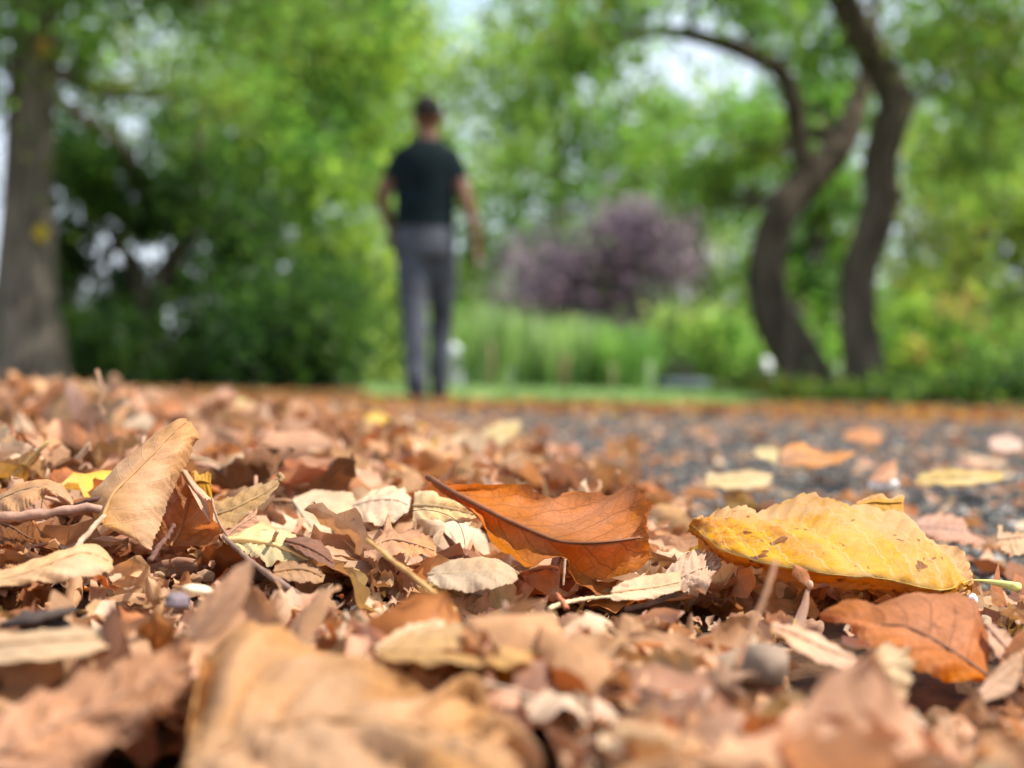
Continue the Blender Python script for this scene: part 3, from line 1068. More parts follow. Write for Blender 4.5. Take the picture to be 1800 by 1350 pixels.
    jp = [ring_loft([(q(747, 455), .155, .115), (q(746, 440), .170, .128), (q(746, 420), .168, .125), (q(747, 400), .158, .116), (q(747, 394), .154, .112)], 24)]
    jp.append(limb([q(727, 430), q(727, 480, -.02), q(729, 560, -.05), q(732, 630, -.09), q(735, 688, -.13)], [.097, .090, .069, .062, .055]))
    jp.append(limb([q(769, 430), q(775, 480, .05), q(774, 560, .14), q(771, 630, .14), q(768, 684, .16)], [.097, .086, .062, .055, .050]))
    jeans = remeshed('jeans', jp, denim, root, 0.0085, 4, (0.070, 0.074, 0.088))
    belt = ring_loft([(q(747, 402), .1595, .1185), (q(747, 393), .156, .115)], 24)
    nb = np_mesh('waistband', *belt)
    new_obj('waistband', nb, denim, root, False).color = (0.10, 0.10, 0.12, 1)
    shoe_m = mat_cloth('shoe_cloth', 20, 0.2)
    for px, dy in ((735, -.13), (768, .16)):
        a = q(px, 690, dy)
        z0 = 0.004
        sp = [ring_loft([((a[0], a[1] + .055, z0), .046, .135), ((a[0], a[1] + .055, z0 + .025), .048, .138), ((a[0], a[1] + .045, z0 + .05), .044, .118), ((a[0], a[1] + .0, z0 + .085), .042, .055), ((a[0], a[1] - .005, z0 + .11), .040, .045)])]
        remeshed('shoe', sp, shoe_m, root, 0.008, 3, (0.02, 0.02, 0.025))


build_person()


# ------------------------------------------------------------------ fallen leaves: shaped one by one
PAL = {
    'tan': (0.51, 0.285, 0.145), 'pink': (0.55, 0.31, 0.19), 'cream': (0.64, 0.45, 0.30), 'orange': (0.44, 0.165, 0.055),
    'brown': (0.24, 0.105, 0.048), 'yellow': (0.64, 0.36, 0.02), 'gold': (0.55, 0.28, 0.022), 'dark': (0.085, 0.045, 0.03),
    'ochre': (0.46, 0.29, 0.11), 'rust': (0.36, 0.13, 0.045), 'lime': (0.48, 0.46, 0.11),
}
OFF = {1: (0, 650), 2: (600, 650), 3: (1200, 650), 4: (0, 900), 5: (600, 900), 6: (1200, 900)}


def zp(z, lst):
    """points read off an enlarged part of the photo (three times), with their distance"""
    if z == 0:
        return [tuple(P(a, b, d)) for a, b, d in lst]
    ox, oy = OFF[z]
    return [tuple(P(ox + a / 3, oy + b / 3, d)) for a, b, d in lst]


def hero_leaf(label, z, mid, A, B, colr, bulge_a=(0, 0, 0), bulge_b=(0, 0, 0), mat='leaf', group=None, nv=72, nu=11,
              serr=0.0009, teeth=26, wave=0.0009, seed=0, rib=0.0007, stem=None, stem_col=None, rib_col=None, stem_r=0.0011, crinkle=0.0005, pleat=0.0004, nveins=9):
    rg = np.random.RandomState(seed + 5)
    m = catmull(zp(z, mid), nv)
    a = catmull(zp(z, A), nv)
    b = catmull(zp(z, B), nv)
    t = np.linspace(0, 1, nv)
    wd = max(np.linalg.norm(a - m, axis=1).max(), np.linalg.norm(b - m, axis=1).max())
    k_ = min(1.0, wd / 0.022)
    serr, wave, pleat, crinkle = serr * k_, wave * k_, pleat * k_, crinkle * k_
    # toothed margin and a torn, uneven outline
    for e, k in ((a, 0), (b, 1)):
        d = e - m
        ln = np.linalg.norm(d, axis=1)[:, None] + 1e-6
        saw = 1 - ((t * teeth + 0.3 * k) % 1.0)
        tear = sum(math.sin(0.7 * j + 3 * k + seed) * np.sin(t * (9 + 7 * j) + seed * 1.7 + j + k) for j in range(1, 5)) * 0.25
        e += d / ln * ((serr * saw + serr * 0.9 * tear) * np.minimum(1, ln[:, 0] / 0.008))[:, None]
    c0 = np.array(CAM)
    al = np.concatenate([m, a, b])
    clr = np.array([q[2] - litter_h(q[0], q[1]) for q in al])
    low = np.percentile(clr, 12)
    lift = 1.0
    if low < 0.004:
        drop = max(0.02, c0[2] - al[:, 2].min())
        lift = max(0.86, 1 - (0.004 - low) / drop)
    m, a, b = (c0 + (q - c0) * lift for q in (m, a, b))
    rows = []
    fr = [rg.rand() * 6.28 for _ in range(8)]
    for i, u in enumerate(np.linspace(-1, 1, 2 * nu - 1)):
        s = abs(u)
        e = a if u < 0 else b
        bl = np.array(bulge_a if u < 0 else bulge_b)
        fade = np.sin(np.pi * np.clip(t, 0.0, 1.0)) ** 0.5
        p = m * (1 - s) + e * s + 4 * s * (1 - s) * fade[:, None] * bl
        ph = (t - 0.25 * s) * 26
        w = wave * s * (np.sin(ph * 1.0 + fr[0] + u) + 0.6 * np.sin(ph * 0.43 + fr[1] + 2 * u))
        cr = crinkle * (np.sin(t * 61 + u * 7 + fr[2]) * np.sin(u * 11 + t * 23 + fr[3]) + np.sin(t * 97 + u * 19 + fr[4]) * 0.5)
        pl = -pleat * min(1, s * 4) * (1 - 0.3 * s) * np.abs(np.cos(np.pi * (t - 0.20 * s - 0.10 * s * s) * nveins)) ** 6
        p = p + (w + cr + pl)[:, None] * np.array([0.25, -0.72, 0.64])
        rows.append(p)
    V = np.stack(rows, 1).reshape(-1, 3)
    W = 2 * nu - 1
    F = [(i * W + j, i * W + j + 1, (i + 1) * W + j + 1, (i + 1) * W + j) for i in range(nv - 1) for j in range(W - 1)]
    uu = np.linspace(0, 1, W)
    UV = np.array([(uu[j], t[i]) for i in range(nv) for j in range(W)])
    c = V.mean(0)
    root = empty('fallen_leaf', (float(c[0]), float(c[1]), float(V[:, 2].min())))
    tag(root, label, 'leaf', group)
    bl = new_obj('blade', np_mesh('blade', V, F, uv=UV), M[mat], root, False)
    bl.color = (*colr, 1)
    rc = stem_col or tuple(0.62 * x for x in colr)
    kc = rib_col or tuple(0.62 * x for x in colr)
    tr_ = np.interp(t, [0, 1], [rib, rib * 0.3])
    mo = m + np.array([0, -0.0002, 0.0002])
    Vm, Fm = tube_arrays(mo[:-2], tr_[:-2], 6)
    new_obj('midrib', np_mesh('midrib', Vm, Fm), M['stem'], root, False).color = (*kc, 1)
    if stem:
        sp = c0 + (catmull(zp(z, stem), 14) - c0) * lift
        Vs, Fs = tube_arrays(sp, np.linspace(rib * 1.1, stem_r, 14), 8)
        new_obj('stem', np_mesh('stem', Vs, Fs), M['stem'], root, False).color = (*rc, 1)
    return root


HERO_BOX = []   # photo boxes kept clear of loose litter nearer than the leaf: x0, y0, x1, y1, distance


def keep(x0, y0, x1, y1, d):
    HERO_BOX.append((x0, y0, x1, y1, d))


hero_leaf('large tan leaf rolled upright, leaning right, tallest in the litter', 1,
          [(532, 815, .436), (560, 735, .440), (600, 652, .444), (680, 572, .450), (790, 465, .458), (880, 368, .465), (955, 300, .470), (990, 272, .474)],
          [(792, 938, .438), (835, 830, .446), (880, 695, .456), (940, 562, .464), (1000, 450, .470), (1015, 395, .472), (1052, 368, .474), (1030, 310, .475), (1000, 268, .475)],
          [(500, 790, .465), (492, 690, .476), (580, 600, .482), (690, 492, .486), (790, 418, .487), (885, 330, .485), (960, 268, .480), (985, 262, .476)],
          (0.54, 0.275, 0.10), bulge_a=(0.002, -0.005, 0.001), bulge_b=(-0.003, -0.003, 0.002), seed=1, serr=0.0007, wave=0.0006, crinkle=0.0003, pleat=0.0005, nveins=8)
keep(170, 735, 350, 965, .44)
hero_leaf('large russet leaf standing on edge with a curled end, centre of the litter', 2,
          [(468, 572, .500), (560, 630, .492), (700, 706, .483), (850, 783, .473), (1000, 850, .465), (1150, 906, .458), (1300, 915, .456), (1450, 905, .458), (1560, 890, .462), (1620, 890, .464)],
          [(485, 572, .500), (600, 620, .498), (740, 600, .500), (860, 606, .502), (985, 612, .503), (1010, 642, .502), (1140, 664, .500), (1190, 636, .500), (1340, 662, .495), (1410, 662, .492), (1480, 622, .486), (1570, 648, .476), (1638, 712, .466), (1605, 770, .462)],
          [(480, 590, .499), (620, 682, .486), (735, 780, .472), (800, 905, .458), (900, 990, .448), (990, 1035, .442), (1100, 975, .450), (1190, 985, .454), (1215, 1090, .456), (1300, 1150, .457), (1420, 1170, .458), (1470, 1095, .460), (1560, 1058, .462), (1640, 990, .464)],
          (0.60, 0.205, 0.038), bulge_a=(0, 0.007, -0.002), bulge_b=(0, 0.006, -0.003), mat='leaf_brown', seed=2, serr=0.0010, teeth=22, rib=0.0010, wave=0.0009,
          rib_col=(0.16, 0.06, 0.025), stem_col=(0.16, 0.06, 0.025), pleat=0.0006, nveins=8, stem=[(468, 572, .500), (462, 570, .501), (455, 566, .502)])
keep(750, 835, 1160, 1045, .432)
hero_leaf('large mottled yellow leaf with brown spots and a green stem, at the litter edge', 3,
          [(1512, 1112, .472), (1400, 1160, .456), (1270, 1152, .447), (1080, 1108, .440), (800, 1082, .436), (600, 1052, .437), (400, 1012, .442), (200, 945, .452), (42, 815, .468)],
          [(1522, 1185, .468), (1500, 1080, .478), (1452, 990, .484), (1395, 915, .489), (1300, 848, .493), (1180, 768, .496), (1080, 755, .497), (980, 722, .497), (890, 700, .497), (760, 690, .495), (600, 692, .492), (430, 730, .488), (350, 710, .484), (200, 742, .478), (45, 800, .469)],
          [(1515, 1195, .467), (1380, 1190, .460), (1200, 1160, .456), (1000, 1130, .458), (700, 1100, .460), (400, 1045, .460), (200, 980, .462), (45, 830, .469)],
          (0.62, 0.315, 0.007), bulge_a=(0.001, -0.0045, 0.002), mat='leaf_yellow', seed=3, serr=0.0026, teeth=30, wave=0.0028, rib=0.00012, rib_col=(0.7, 0.42, 0.05), pleat=0.0030, nveins=11, nv=121,
          stem=[(1505, 1108, .472), (1600, 1116, .470), (1700, 1132, .466), (1772, 1150, .462)], stem_col=(0.62, 0.60, 0.20), stem_r=0.0017)
keep(1210, 865, 1710, 1050, .437)
hero_leaf('small golden curled leaf tip poking up behind the mottled yellow leaf', 3,
          [(910, 720, .510), (1000, 700, .512), (1080, 705, .512), (1165, 700, .512)],
          [(910, 700, .511), (1000, 662, .514), (1050, 652, .515), (1090, 680, .516), (1150, 658, .517), (1172, 668, .516)],
          [(910, 760, .507), (1000, 770, .508), (1080, 775, .508), (1165, 770, .508)],
          PAL['gold'], seed=4, mat='leaf_yellow', wave=0.0006)
hero_leaf('broad burnt-orange leaf lying in front of the mottled yellow leaf', 6,
          [(1612, 872, .392), (1480, 780, .394), (1350, 695, .396), (1180, 612, .399), (1000, 598, .402), (850, 570, .405), (722, 543, .409)],
          [(1600, 850, .400), (1612, 720, .412), (1608, 600, .422), (1540, 480, .431), (1400, 432, .434), (1200, 438, .432), (1010, 490, .426), (900, 462, .422), (720, 533, .411)],
          [(1575, 890, .388), (1450, 895, .384), (1250, 845, .382), (1100, 765, .384), (980, 692, .389), (860, 605, .398), (725, 552, .409)],
          (0.62, 0.195, 0.028), bulge_a=(0, -0.004, 0.003), bulge_b=(0, -0.002, 0.002), mat='leaf_brown', seed=5, serr=0.0007, rib=0.0008, rib_col=(0.14, 0.05, 0.02))
keep(1430, 1035, 1745, 1205, .385)
hero_leaf('big pale tan leaf, blurred, spread across the near foreground', 0,
          [(325, 1360, .240), (450, 1285, .252), (600, 1265, .258), (760, 1290, .258), (870, 1310, .256), (940, 1370, .250)],
          [(335, 1240, .276), (365, 1140, .292), (420, 1090, .300), (500, 1112, .300), (572, 1142, .296), (640, 1186, .290), (700, 1214, .286), (775, 1226, .282), (832, 1182, .286), (853, 1240, .276), (905, 1282, .266), (945, 1360, .252)],
          [(340, 1420, .225), (500, 1500, .212), (700, 1500, .212), (850, 1470, .218), (945, 1400, .245)],
          (0.49, 0.27, 0.125), bulge_a=(0, 0.0, 0.003), bulge_b=(0, 0, 0.004), seed=6, rib=0.0012, serr=0.0012, wave=0.0045, pleat=0.0045, nveins=7, crinkle=0.0016, rib_col=(0.26, 0.14, 0.06), mat='leaf_front')
keep(335, 1085, 945, 1350, .25)
hero_leaf('long pinkish leaf slanting up across the bottom left corner, blurred', 0,
          [(-60, 1345, .245), (80, 1285, .255), (200, 1230, .265), (330, 1165, .278)],
          [(-60, 1260, .262), (80, 1225, .270), (220, 1165, .282), (335, 1140, .285)],
          [(-60, 1400, .232), (100, 1360, .238), (230, 1290, .250), (335, 1190, .272)],
          (0.46, 0.255, 0.155), bulge_a=(0, 0, .003), seed=61, serr=0.0006, wave=0.0030, pleat=0.0035, crinkle=0.0014, mat='leaf_front')
keep(0, 1160, 330, 1330, .25)
hero_leaf('pale cream leaf strip lying behind the bottom left pinkish leaf, blurred', 0,
          [(-60, 1140, .300), (60, 1128, .302), (150, 1122, .304), (215, 1118, .306)],
          [(-60, 1115, .308), (60, 1108, .310), (150, 1102, .311), (215, 1105, .310)],
          [(-60, 1170, .292), (60, 1160, .293), (150, 1150, .296), (212, 1132, .302)],
          (0.56, 0.37, 0.21), seed=62)
hero_leaf('blurred brown pointed leaf blade sticking up left of centre foreground', 0,
          [(335, 1125, .30), (370, 1085, .302), (410, 1035, .306), (443, 982, .312)],
          [(325, 1110, .303), (350, 1060, .306), (400, 1010, .310), (441, 980, .313)],
          [(365, 1130, .296), (405, 1095, .298), (435, 1040, .303), (446, 985, .311)],
          (0.42, 0.235, 0.14), seed=7)
hero_leaf('arched tan leaf with a ribbed back at the far left edge', 1,
          [(-60, 720, .470), (60, 660, .468), (180, 625, .466), (290, 640, .464), (385, 715, .462)],
          [(-60, 690, .478), (60, 640, .480), (170, 605, .482), (300, 606, .480), (390, 690, .472)],
          [(-60, 770, .456), (50, 765, .452), (130, 730, .452), (200, 690, .456), (260, 655, .458), (370, 715, .462)],
          PAL['tan'], bulge_a=(0, 0, .002), bulge_b=(0, -.003, .002), seed=8)
hero_leaf('brown shaded leaf hanging under the arched leaf at the left edge', 1,
          [(-40, 800, .455), (60, 830, .452), (120, 870, .450), (180, 900, .447)],
          [(-40, 740, .462), (80, 740, .462), (150, 760, .460), (185, 830, .455)],
          [(-40, 920, .440), (40, 925, .438), (110, 925, .438), (178, 910, .443)],
          PAL['brown'], seed=9, mat='leaf_brown')
hero_leaf('smooth tan leaf folded along the left edge, dark beneath', 1,
          [(-60, 1120, .395), (120, 1080, .398), (300, 1010, .402), (450, 965, .406), (590, 1015, .410)],
          [(-60, 1085, .405), (120, 1038, .410), (300, 985, .414), (440, 945, .418), (540, 950, .418), (598, 1015, .413)],
          [(-60, 1160, .385), (150, 1125, .386), (350, 1105, .388), (520, 1080, .392), (600, 1050, .404)],
          (0.62, 0.37, 0.18), bulge_a=(0, 0, .002), bulge_b=(0, -.003, .001), seed=10, serr=0.0002)
keep(0, 960, 205, 1035, .385)
hero_leaf('orange serrated leaf resting on the folded tan leaf at the left edge', 1,
          [(-50, 1010, .430), (60, 985, .428), (185, 1020, .425)],
          [(-50, 900, .448), (40, 925, .446), (110, 960, .440), (190, 1015, .426)],
          [(-50, 1090, .415), (60, 1060, .415), (185, 1028, .423)],
          (0.58, 0.30, 0.14), seed=11)
hero_leaf('deep orange leaf standing just right of the rolled tan leaf', 1,
          [(900, 935, .470), (950, 850, .474), (985, 740, .480), (1000, 640, .486), (985, 535, .490)],
          [(800, 900, .478), (850, 790, .482), (890, 690, .486), (930, 590, .490), (965, 528, .491)],
          [(1140, 915, .462), (1165, 820, .464), (1125, 800, .458), (1120, 720, .462), (1060, 650, .474), (1005, 535, .489)],
          (0.46, 0.19, 0.065), mat='leaf_brown', seed=12, bulge_a=(0, -.002, 0), bulge_b=(0, .003, 0), serr=0.0005)
hero_leaf('pinkish folded flap hooked over the deep orange leaf', 1,
          [(965, 535, .484), (1010, 610, .478), (1060, 680, .472), (1090, 740, .467), (1118, 800, .462)],
          [(985, 525, .486), (1035, 600, .480), (1090, 655, .474), (1125, 700, .468), (1135, 795, .462)],
          [(955, 545, .484), (1000, 625, .476), (1035, 690, .470), (1075, 760, .465), (1110, 806, .461)],
          (0.62, 0.35, 0.20), seed=13, serr=0.0002, nv=40, nu=6, bulge_a=(0, -.002, 0))
hero_leaf('ochre torn leaf top behind the deep orange leaf', 1,
          [(1000, 620, .500), (1050, 590, .500), (1112, 600, .499)],
          [(1000, 560, .503), (1025, 530, .504), (1060, 555, .504), (1090, 540, .504), (1115, 545, .502)],
          [(1010, 690, .496), (1060, 700, .495), (1120, 680, .494)],
          PAL['gold'], seed=14, nv=40, nu=6)
hero_leaf('long olive-brown curled leaf pointing up to the right, left of the cream leaf', 1,
          [(1120, 770, .486), (1220, 740, .488), (1320, 690, .492), (1400, 650, .496), (1475, 590, .500)],
          [(1120, 700, .492), (1220, 670, .495), (1310, 620, .500), (1390, 600, .503), (1480, 565, .503)],
          [(1130, 860, .476), (1220, 830, .476), (1310, 760, .482), (1400, 690, .490), (1470, 610, .498)],
          (0.42, 0.26, 0.11), seed=15, bulge_a=(0, -.002, .001), stem=[(1475, 590, .500), (1490, 570, .501), (1470, 552, .502)])
hero_leaf('pink tan leaf lying below the long olive-brown curled leaf', 1,
          [(1170, 900, .470), (1250, 830, .474), (1350, 770, .480)],
          [(1150, 850, .478), (1240, 790, .482), (1360, 730, .486)],
          [(1200, 915, .462), (1290, 870, .462), (1370, 800, .472)],
          PAL['pink'], seed=16, nv=40)
hero_leaf('pale straw leaf with a thick rib, lit bright, left of centre', 1,
          [(1198, 905, .452), (1300, 902, .450), (1400, 915, .448), (1500, 945, .446), (1590, 990, .444), (1640, 1012, .443)],
          [(1200, 888, .456), (1290, 842, .462), (1385, 812, .466), (1460, 835, .464), (1560, 872, .460), (1600, 940, .452), (1645, 1005, .444)],
          [(1205, 918, .450), (1290, 955, .444), (1360, 990, .440), (1430, 1030, .436), (1470, 1005, .438), (1560, 1015, .440), (1635, 1018, .442)],
          (0.60, 0.46, 0.23), bulge_a=(0, -.001, .001), seed=17, rib=0.0014, rib_col=(0.66, 0.42, 0.17), serr=0.0012, teeth=14)
keep(395, 915, 550, 1000, .432)
hero_leaf('small dark brown leaf overlapping the right side of the pale straw leaf', 1,
          [(1505, 905, .446), (1600, 930, .444), (1690, 975, .441), (1765, 1030, .438)],
          [(1505, 890, .450), (1570, 882, .452), (1660, 890, .452), (1730, 950, .448), (1768, 1020, .440)],
          [(1510, 915, .444), (1590, 960, .438), (1680, 1010, .434), (1760, 1045, .434)],
          (0.20, 0.08, 0.04), seed=18, nv=48)
keep(500, 940, 592, 1000, .43)
hero_leaf('ragged brown leaf below the pale straw leaf', 1,
          [(1440, 1070, .428), (1530, 1055, .430), (1620, 1060, .430), (1710, 1100, .428)],
          [(1450, 1030, .436), (1530, 1010, .438), (1640, 1020, .438), (1715, 1080, .431)],
          [(1440, 1090, .424), (1530, 1110, .420), (1620, 1115, .420), (1700, 1125, .422)],
          (0.40, 0.20, 0.08), seed=19, nv=48, serr=0.003)
hero_leaf('cream folded leaf, softly blurred, behind the pale straw leaf', 1,
          [(1545, 690, .56), (1620, 800, .55), (1690, 900, .54), (1740, 960, .53)],
          [(1560, 665, .57), (1680, 640, .58), (1850, 660, .58), (1900, 800, .56), (1800, 900, .54)],
          [(1540, 700, .56), (1590, 810, .545), (1640, 880, .54), (1720, 960, .53)],
          PAL['cream'], seed=20)
hero_leaf('cream boat-shaped leaf left of the russet leaf\'s tip', 2,
          [(60, 720, .54), (170, 690, .54), (290, 690, .54), (360, 720, .54)],
          [(70, 700, .55), (200, 625, .56), (310, 620, .56), (368, 680, .55)],
          [(60, 740, .53), (120, 800, .52), (220, 815, .52), (350, 760, .53)],
          PAL['cream'], seed=21, bulge_b=(0, -.003, 0))
hero_leaf('curled straw-coloured leaf tucked under the russet leaf\'s tip', 2,
          [(380, 720, .52), (480, 720, .515), (600, 740, .51), (720, 770, .505)],
          [(385, 650, .53), (470, 640, .53), (560, 690, .525), (650, 700, .52), (735, 735, .51)],
          [(380, 790, .51), (480, 790, .505), (600, 800, .50), (725, 810, .50)],
          (0.64, 0.44, 0.22), seed=22, bulge_a=(0, -.003, .002))
hero_leaf('pointed orange-pink lobed leaf left of the russet leaf', 2,
          [(120, 950, .47), (250, 900, .475), (380, 920, .47), (500, 960, .465)],
          [(130, 900, .48), (205, 880, .48), (245, 765, .49), (290, 860, .485), (400, 850, .485), (500, 920, .475)],
          [(120, 990, .46), (220, 990, .455), (330, 970, .458), (500, 985, .46)],
          (0.58, 0.30, 0.16), seed=23, serr=0.0008)
hero_leaf('flat pale tan veined leaf in front of the russet leaf', 2,
          [(455, 1085, .425), (560, 1080, .423), (680, 1070, .424), (800, 1065, .426), (925, 1085, .428)],
          [(470, 1060, .432), (560, 1035, .436), (660, 1022, .438), (780, 1020, .438), (860, 1045, .434), (940, 1075, .430)],
          [(450, 1120, .418), (560, 1150, .412), (680, 1165, .411), (800, 1150, .413), (930, 1105, .424)],
          (0.52, 0.35, 0.205), seed=24, bulge_a=(0, 0, .003), bulge_b=(0, 0, .002), serr=0.0014)
keep(745, 985, 915, 1045, .41)
hero_leaf('crumpled pale leaf with a curled rim between the russet and yellow leaves', 3,
          [(-110, 1140, .445), (0, 1090, .448), (90, 1050, .452), (195, 1035, .456)],
          [(-110, 1080, .455), (-20, 1010, .462), (50, 965, .466), (110, 985, .464), (205, 1028, .457)],
          [(-110, 1180, .436), (0, 1165, .436), (80, 1140, .438), (120, 1175, .434), (150, 1100, .444), (200, 1042, .455)],
          (0.56, 0.36, 0.24), seed=25, wave=0.0022, crinkle=0.0010, bulge_a=(0, 0, .003))
keep(1160, 970, 1272, 1055, .43)
hero_leaf('thin curled leaf edge with pale fibres below the russet leaf', 2,
          [(1420, 1180, .425), (1520, 1165, .427), (1640, 1150, .430), (1790, 1120, .435)],
          [(1430, 1150, .432), (1530, 1135, .434), (1660, 1110, .438), (1790, 1070, .443)],
          [(1425, 1210, .420), (1520, 1215, .418), (1650, 1200, .421), (1790, 1160, .428)],
          (0.66, 0.42, 0.22), seed=26, bulge_a=(0, 0, .003), serr=0.001)
hero_leaf('mustard leaf hanging from a folded brown leaf, blurred, centre foreground', 5,
          [(860, 810, .300), (860, 870, .297), (850, 940, .294), (830, 1000, .292)],
          [(705, 830, .302), (715, 900, .298), (760, 970, .294), (800, 1005, .292)],
          [(1005, 800, .300), (1012, 870, .297), (1000, 960, .294), (880, 1012, .292)],
          (0.55, 0.25, 0.03), seed=27, mat='leaf_brown', serr=0.0004)
hero_leaf('folded brown leaf roof above the hanging mustard leaf, blurred', 5,
          [(200, 740, .295), (450, 735, .297), (700, 725, .300), (1010, 700, .306)],
          [(380, 690, .312), (600, 650, .320), (800, 640, .324), (1015, 660, .322)],
          [(190, 765, .285), (450, 790, .285), (700, 805, .287), (1008, 800, .292)],
          (0.47, 0.28, 0.12), seed=28, bulge_a=(0, 0, .004))
hero_leaf('pale orange curl lying on the folded brown leaf, blurred', 5,
          [(175, 725, .31), (300, 660, .315), (420, 610, .32), (545, 570, .325)],
          [(190, 700, .315), (300, 620, .322), (420, 560, .33), (550, 545, .33)],
          [(190, 750, .305), (330, 710, .308), (450, 690, .31), (550, 640, .318)],
          (0.68, 0.44, 0.24), seed=29)
hero_leaf('pale orange smooth leaf in front of the upright winged seed', 6,
          [(465, 600, .345), (600, 650, .342), (750, 720, .340), (915, 780, .338)],
          [(480, 580, .352), (610, 605, .352), (740, 660, .350), (915, 770, .340)],
          [(480, 620, .340), (590, 710, .334), (720, 790, .330), (860, 830, .330), (912, 790, .336)],
          (0.66, 0.40, 0.25), seed=30, serr=0.0003)
hero_leaf('pale ribbed leaf below the burnt-orange leaf, blurred', 6,
          [(760, 980, .295), (880, 900, .300), (1000, 840, .304), (1190, 760, .310)],
          [(800, 900, .305), (930, 800, .314), (1050, 710, .324), (1150, 720, .322), (1200, 760, .314)],
          [(780, 1010, .290), (900, 1000, .290), (1050, 1020, .288), (1160, 980, .292), (1205, 820, .305)],
          (0.66, 0.48, 0.29), seed=31, wave=0.002)
hero_leaf('pink tan leaf at the right edge beside the burnt-orange leaf', 6,
          [(1600, 600, .400), (1680, 690, .396), (1760, 780, .392), (1840, 860, .390)],
          [(1610, 580, .404), (1700, 630, .404), (1780, 700, .402), (1850, 780, .398)],
          [(1600, 640, .396), (1650, 740, .390), (1740, 850, .384), (1840, 900, .382)],
          PAL['pink'], seed=32)
hero_leaf('tan leaf curled up in the bottom right corner, blurred', 6,
          [(1560, 960, .330), (1640, 900, .334), (1720, 830, .338), (1790, 760, .342)],
          [(1600, 880, .338), (1680, 800, .344), (1760, 740, .348), (1800, 745, .346)],
          [(1560, 1000, .325), (1660, 980, .325), (1750, 930, .328), (1800, 800, .338)],
          (0.55, 0.33, 0.20), seed=33)

# leaves lying on the bare path, farther off
hero_leaf('orange curled leaf rising from the bare path on the right', 3,
          [(510, 500, .92), (620, 450, .92), (740, 460, .915), (910, 430, .92)],
          [(520, 420, .94), (600, 385, .95), (660, 400, .945), (760, 440, .93), (912, 425, .925)],
          [(515, 510, .91), (620, 500, .90), (740, 512, .895), (860, 470, .905), (910, 440, .918)],
          (0.55, 0.26, 0.11), seed=40, nv=40)
hero_leaf('pale straw leaf bit touching the orange curled leaf on the path', 3,
          [(375, 435, .95), (440, 430, .95), (505, 440, .95)], [(375, 415, .97), (440, 405, .97), (510, 420, .965)],
          [(400, 460, .935), (460, 480, .925), (490, 510, .91)], (0.60, 0.46, 0.20), seed=41, nv=30, nu=5)
hero_leaf('long straw-yellow rolled leaf on the path at the right', 3,
          [(1230, 580, .80), (1380, 575, .795), (1520, 572, .79), (1690, 560, .80)],
          [(1240, 560, .82), (1330, 532, .83), (1430, 540, .825), (1560, 545, .82), (1690, 548, .81)],
          [(1230, 600, .79), (1380, 612, .78), (1520, 610, .78), (1690, 580, .79)],
          (0.56, 0.40, 0.16), seed=42, nv=40, bulge_a=(0, -.003, .003), bulge_b=(0, -.004, 0))
hero_leaf('upright orange leaf shard above the white pebble on the path', 3,
          [(990, 575, .83), (1050, 540, .83), (1125, 490, .83)], [(990, 560, .835), (1050, 510, .835), (1115, 470, .835)],
          [(1000, 585, .825), (1080, 585, .82), (1130, 575, .82)], (0.60, 0.30, 0.16), seed=43, nv=30, nu=5)
hero_leaf('tan leaf lying flat on the path left of the white pebble', 3,
          [(120, 580, .86), (250, 580, .85), (360, 575, .85), (470, 570, .86)],
          [(130, 550, .90), (260, 540, .91), (370, 530, .91), (470, 555, .88)],
          [(120, 610, .83), (250, 625, .81), (360, 630, .805), (460, 600, .83)], (0.62, 0.44, 0.22), seed=44, nv=40)
hero_leaf('orange leaf lying on the path farther back', 3,
          [(850, 350, 1.25), (950, 340, 1.25), (1050, 350, 1.25)], [(860, 325, 1.32), (950, 305, 1.34), (1045, 330, 1.30)],
          [(850, 370, 1.2), (950, 380, 1.17), (1045, 385, 1.17)], (0.55, 0.24, 0.10), seed=45, nv=30, nu=6)
hero_leaf('pale pink leaf on the path at the right edge, farther back', 3,
          [(1620, 390, 1.10), (1700, 385, 1.10), (1790, 390, 1.10)], [(1620, 360, 1.15), (1700, 345, 1.17), (1785, 370, 1.13)],
          [(1630, 420, 1.04), (1700, 435, 1.02), (1785, 425, 1.04)], (0.66, 0.44, 0.34), seed=46, nv=30, nu=6)
hero_leaf('curled tan leaf on the path at the right edge near the yellow leaf', 3,
          [(1660, 900, .58), (1740, 890, .58), (1840, 880, .58)], [(1665, 810, .60), (1720, 860, .60), (1840, 850, .60)],
          [(1680, 950, .565), (1740, 975, .56), (1840, 970, .56)], (0.60, 0.36, 0.19), seed=47, nv=40)
hero_leaf('pinkish broken leaf on the path behind the yellow leaf\'s stem end', 3,
          [(1230, 830, .66), (1350, 840, .655), (1500, 850, .65)], [(1240, 780, .70), (1380, 755, .71), (1500, 800, .69)],
          [(1300, 880, .62), (1400, 905, .61), (1600, 920, .61)], (0.52, 0.29, 0.20), seed=48, nv=40)
hero_leaf('bright yellow leaf tip standing in the litter above the cream leaf', 0,
          [(548, 838, .80), (578, 825, .80), (612, 838, .80)], [(552, 820, .81), (580, 806, .815), (605, 822, .81)],
          [(550, 846, .79), (580, 848, .788), (612, 846, .79)], (0.80, 0.56, 0.07), seed=49, nv=30, nu=5)
hero_leaf('yellow leaf lying in the litter below the person\'s feet', 0,
          [(640, 752, 1.60), (670, 748, 1.6), (700, 758, 1.6)], [(645, 730, 1.68), (668, 726, 1.68), (700, 748, 1.64)],
          [(640, 765, 1.55), (670, 770, 1.52), (740, 768, 1.52)], (0.78, 0.52, 0.06), seed=50, nv=30, nu=5)
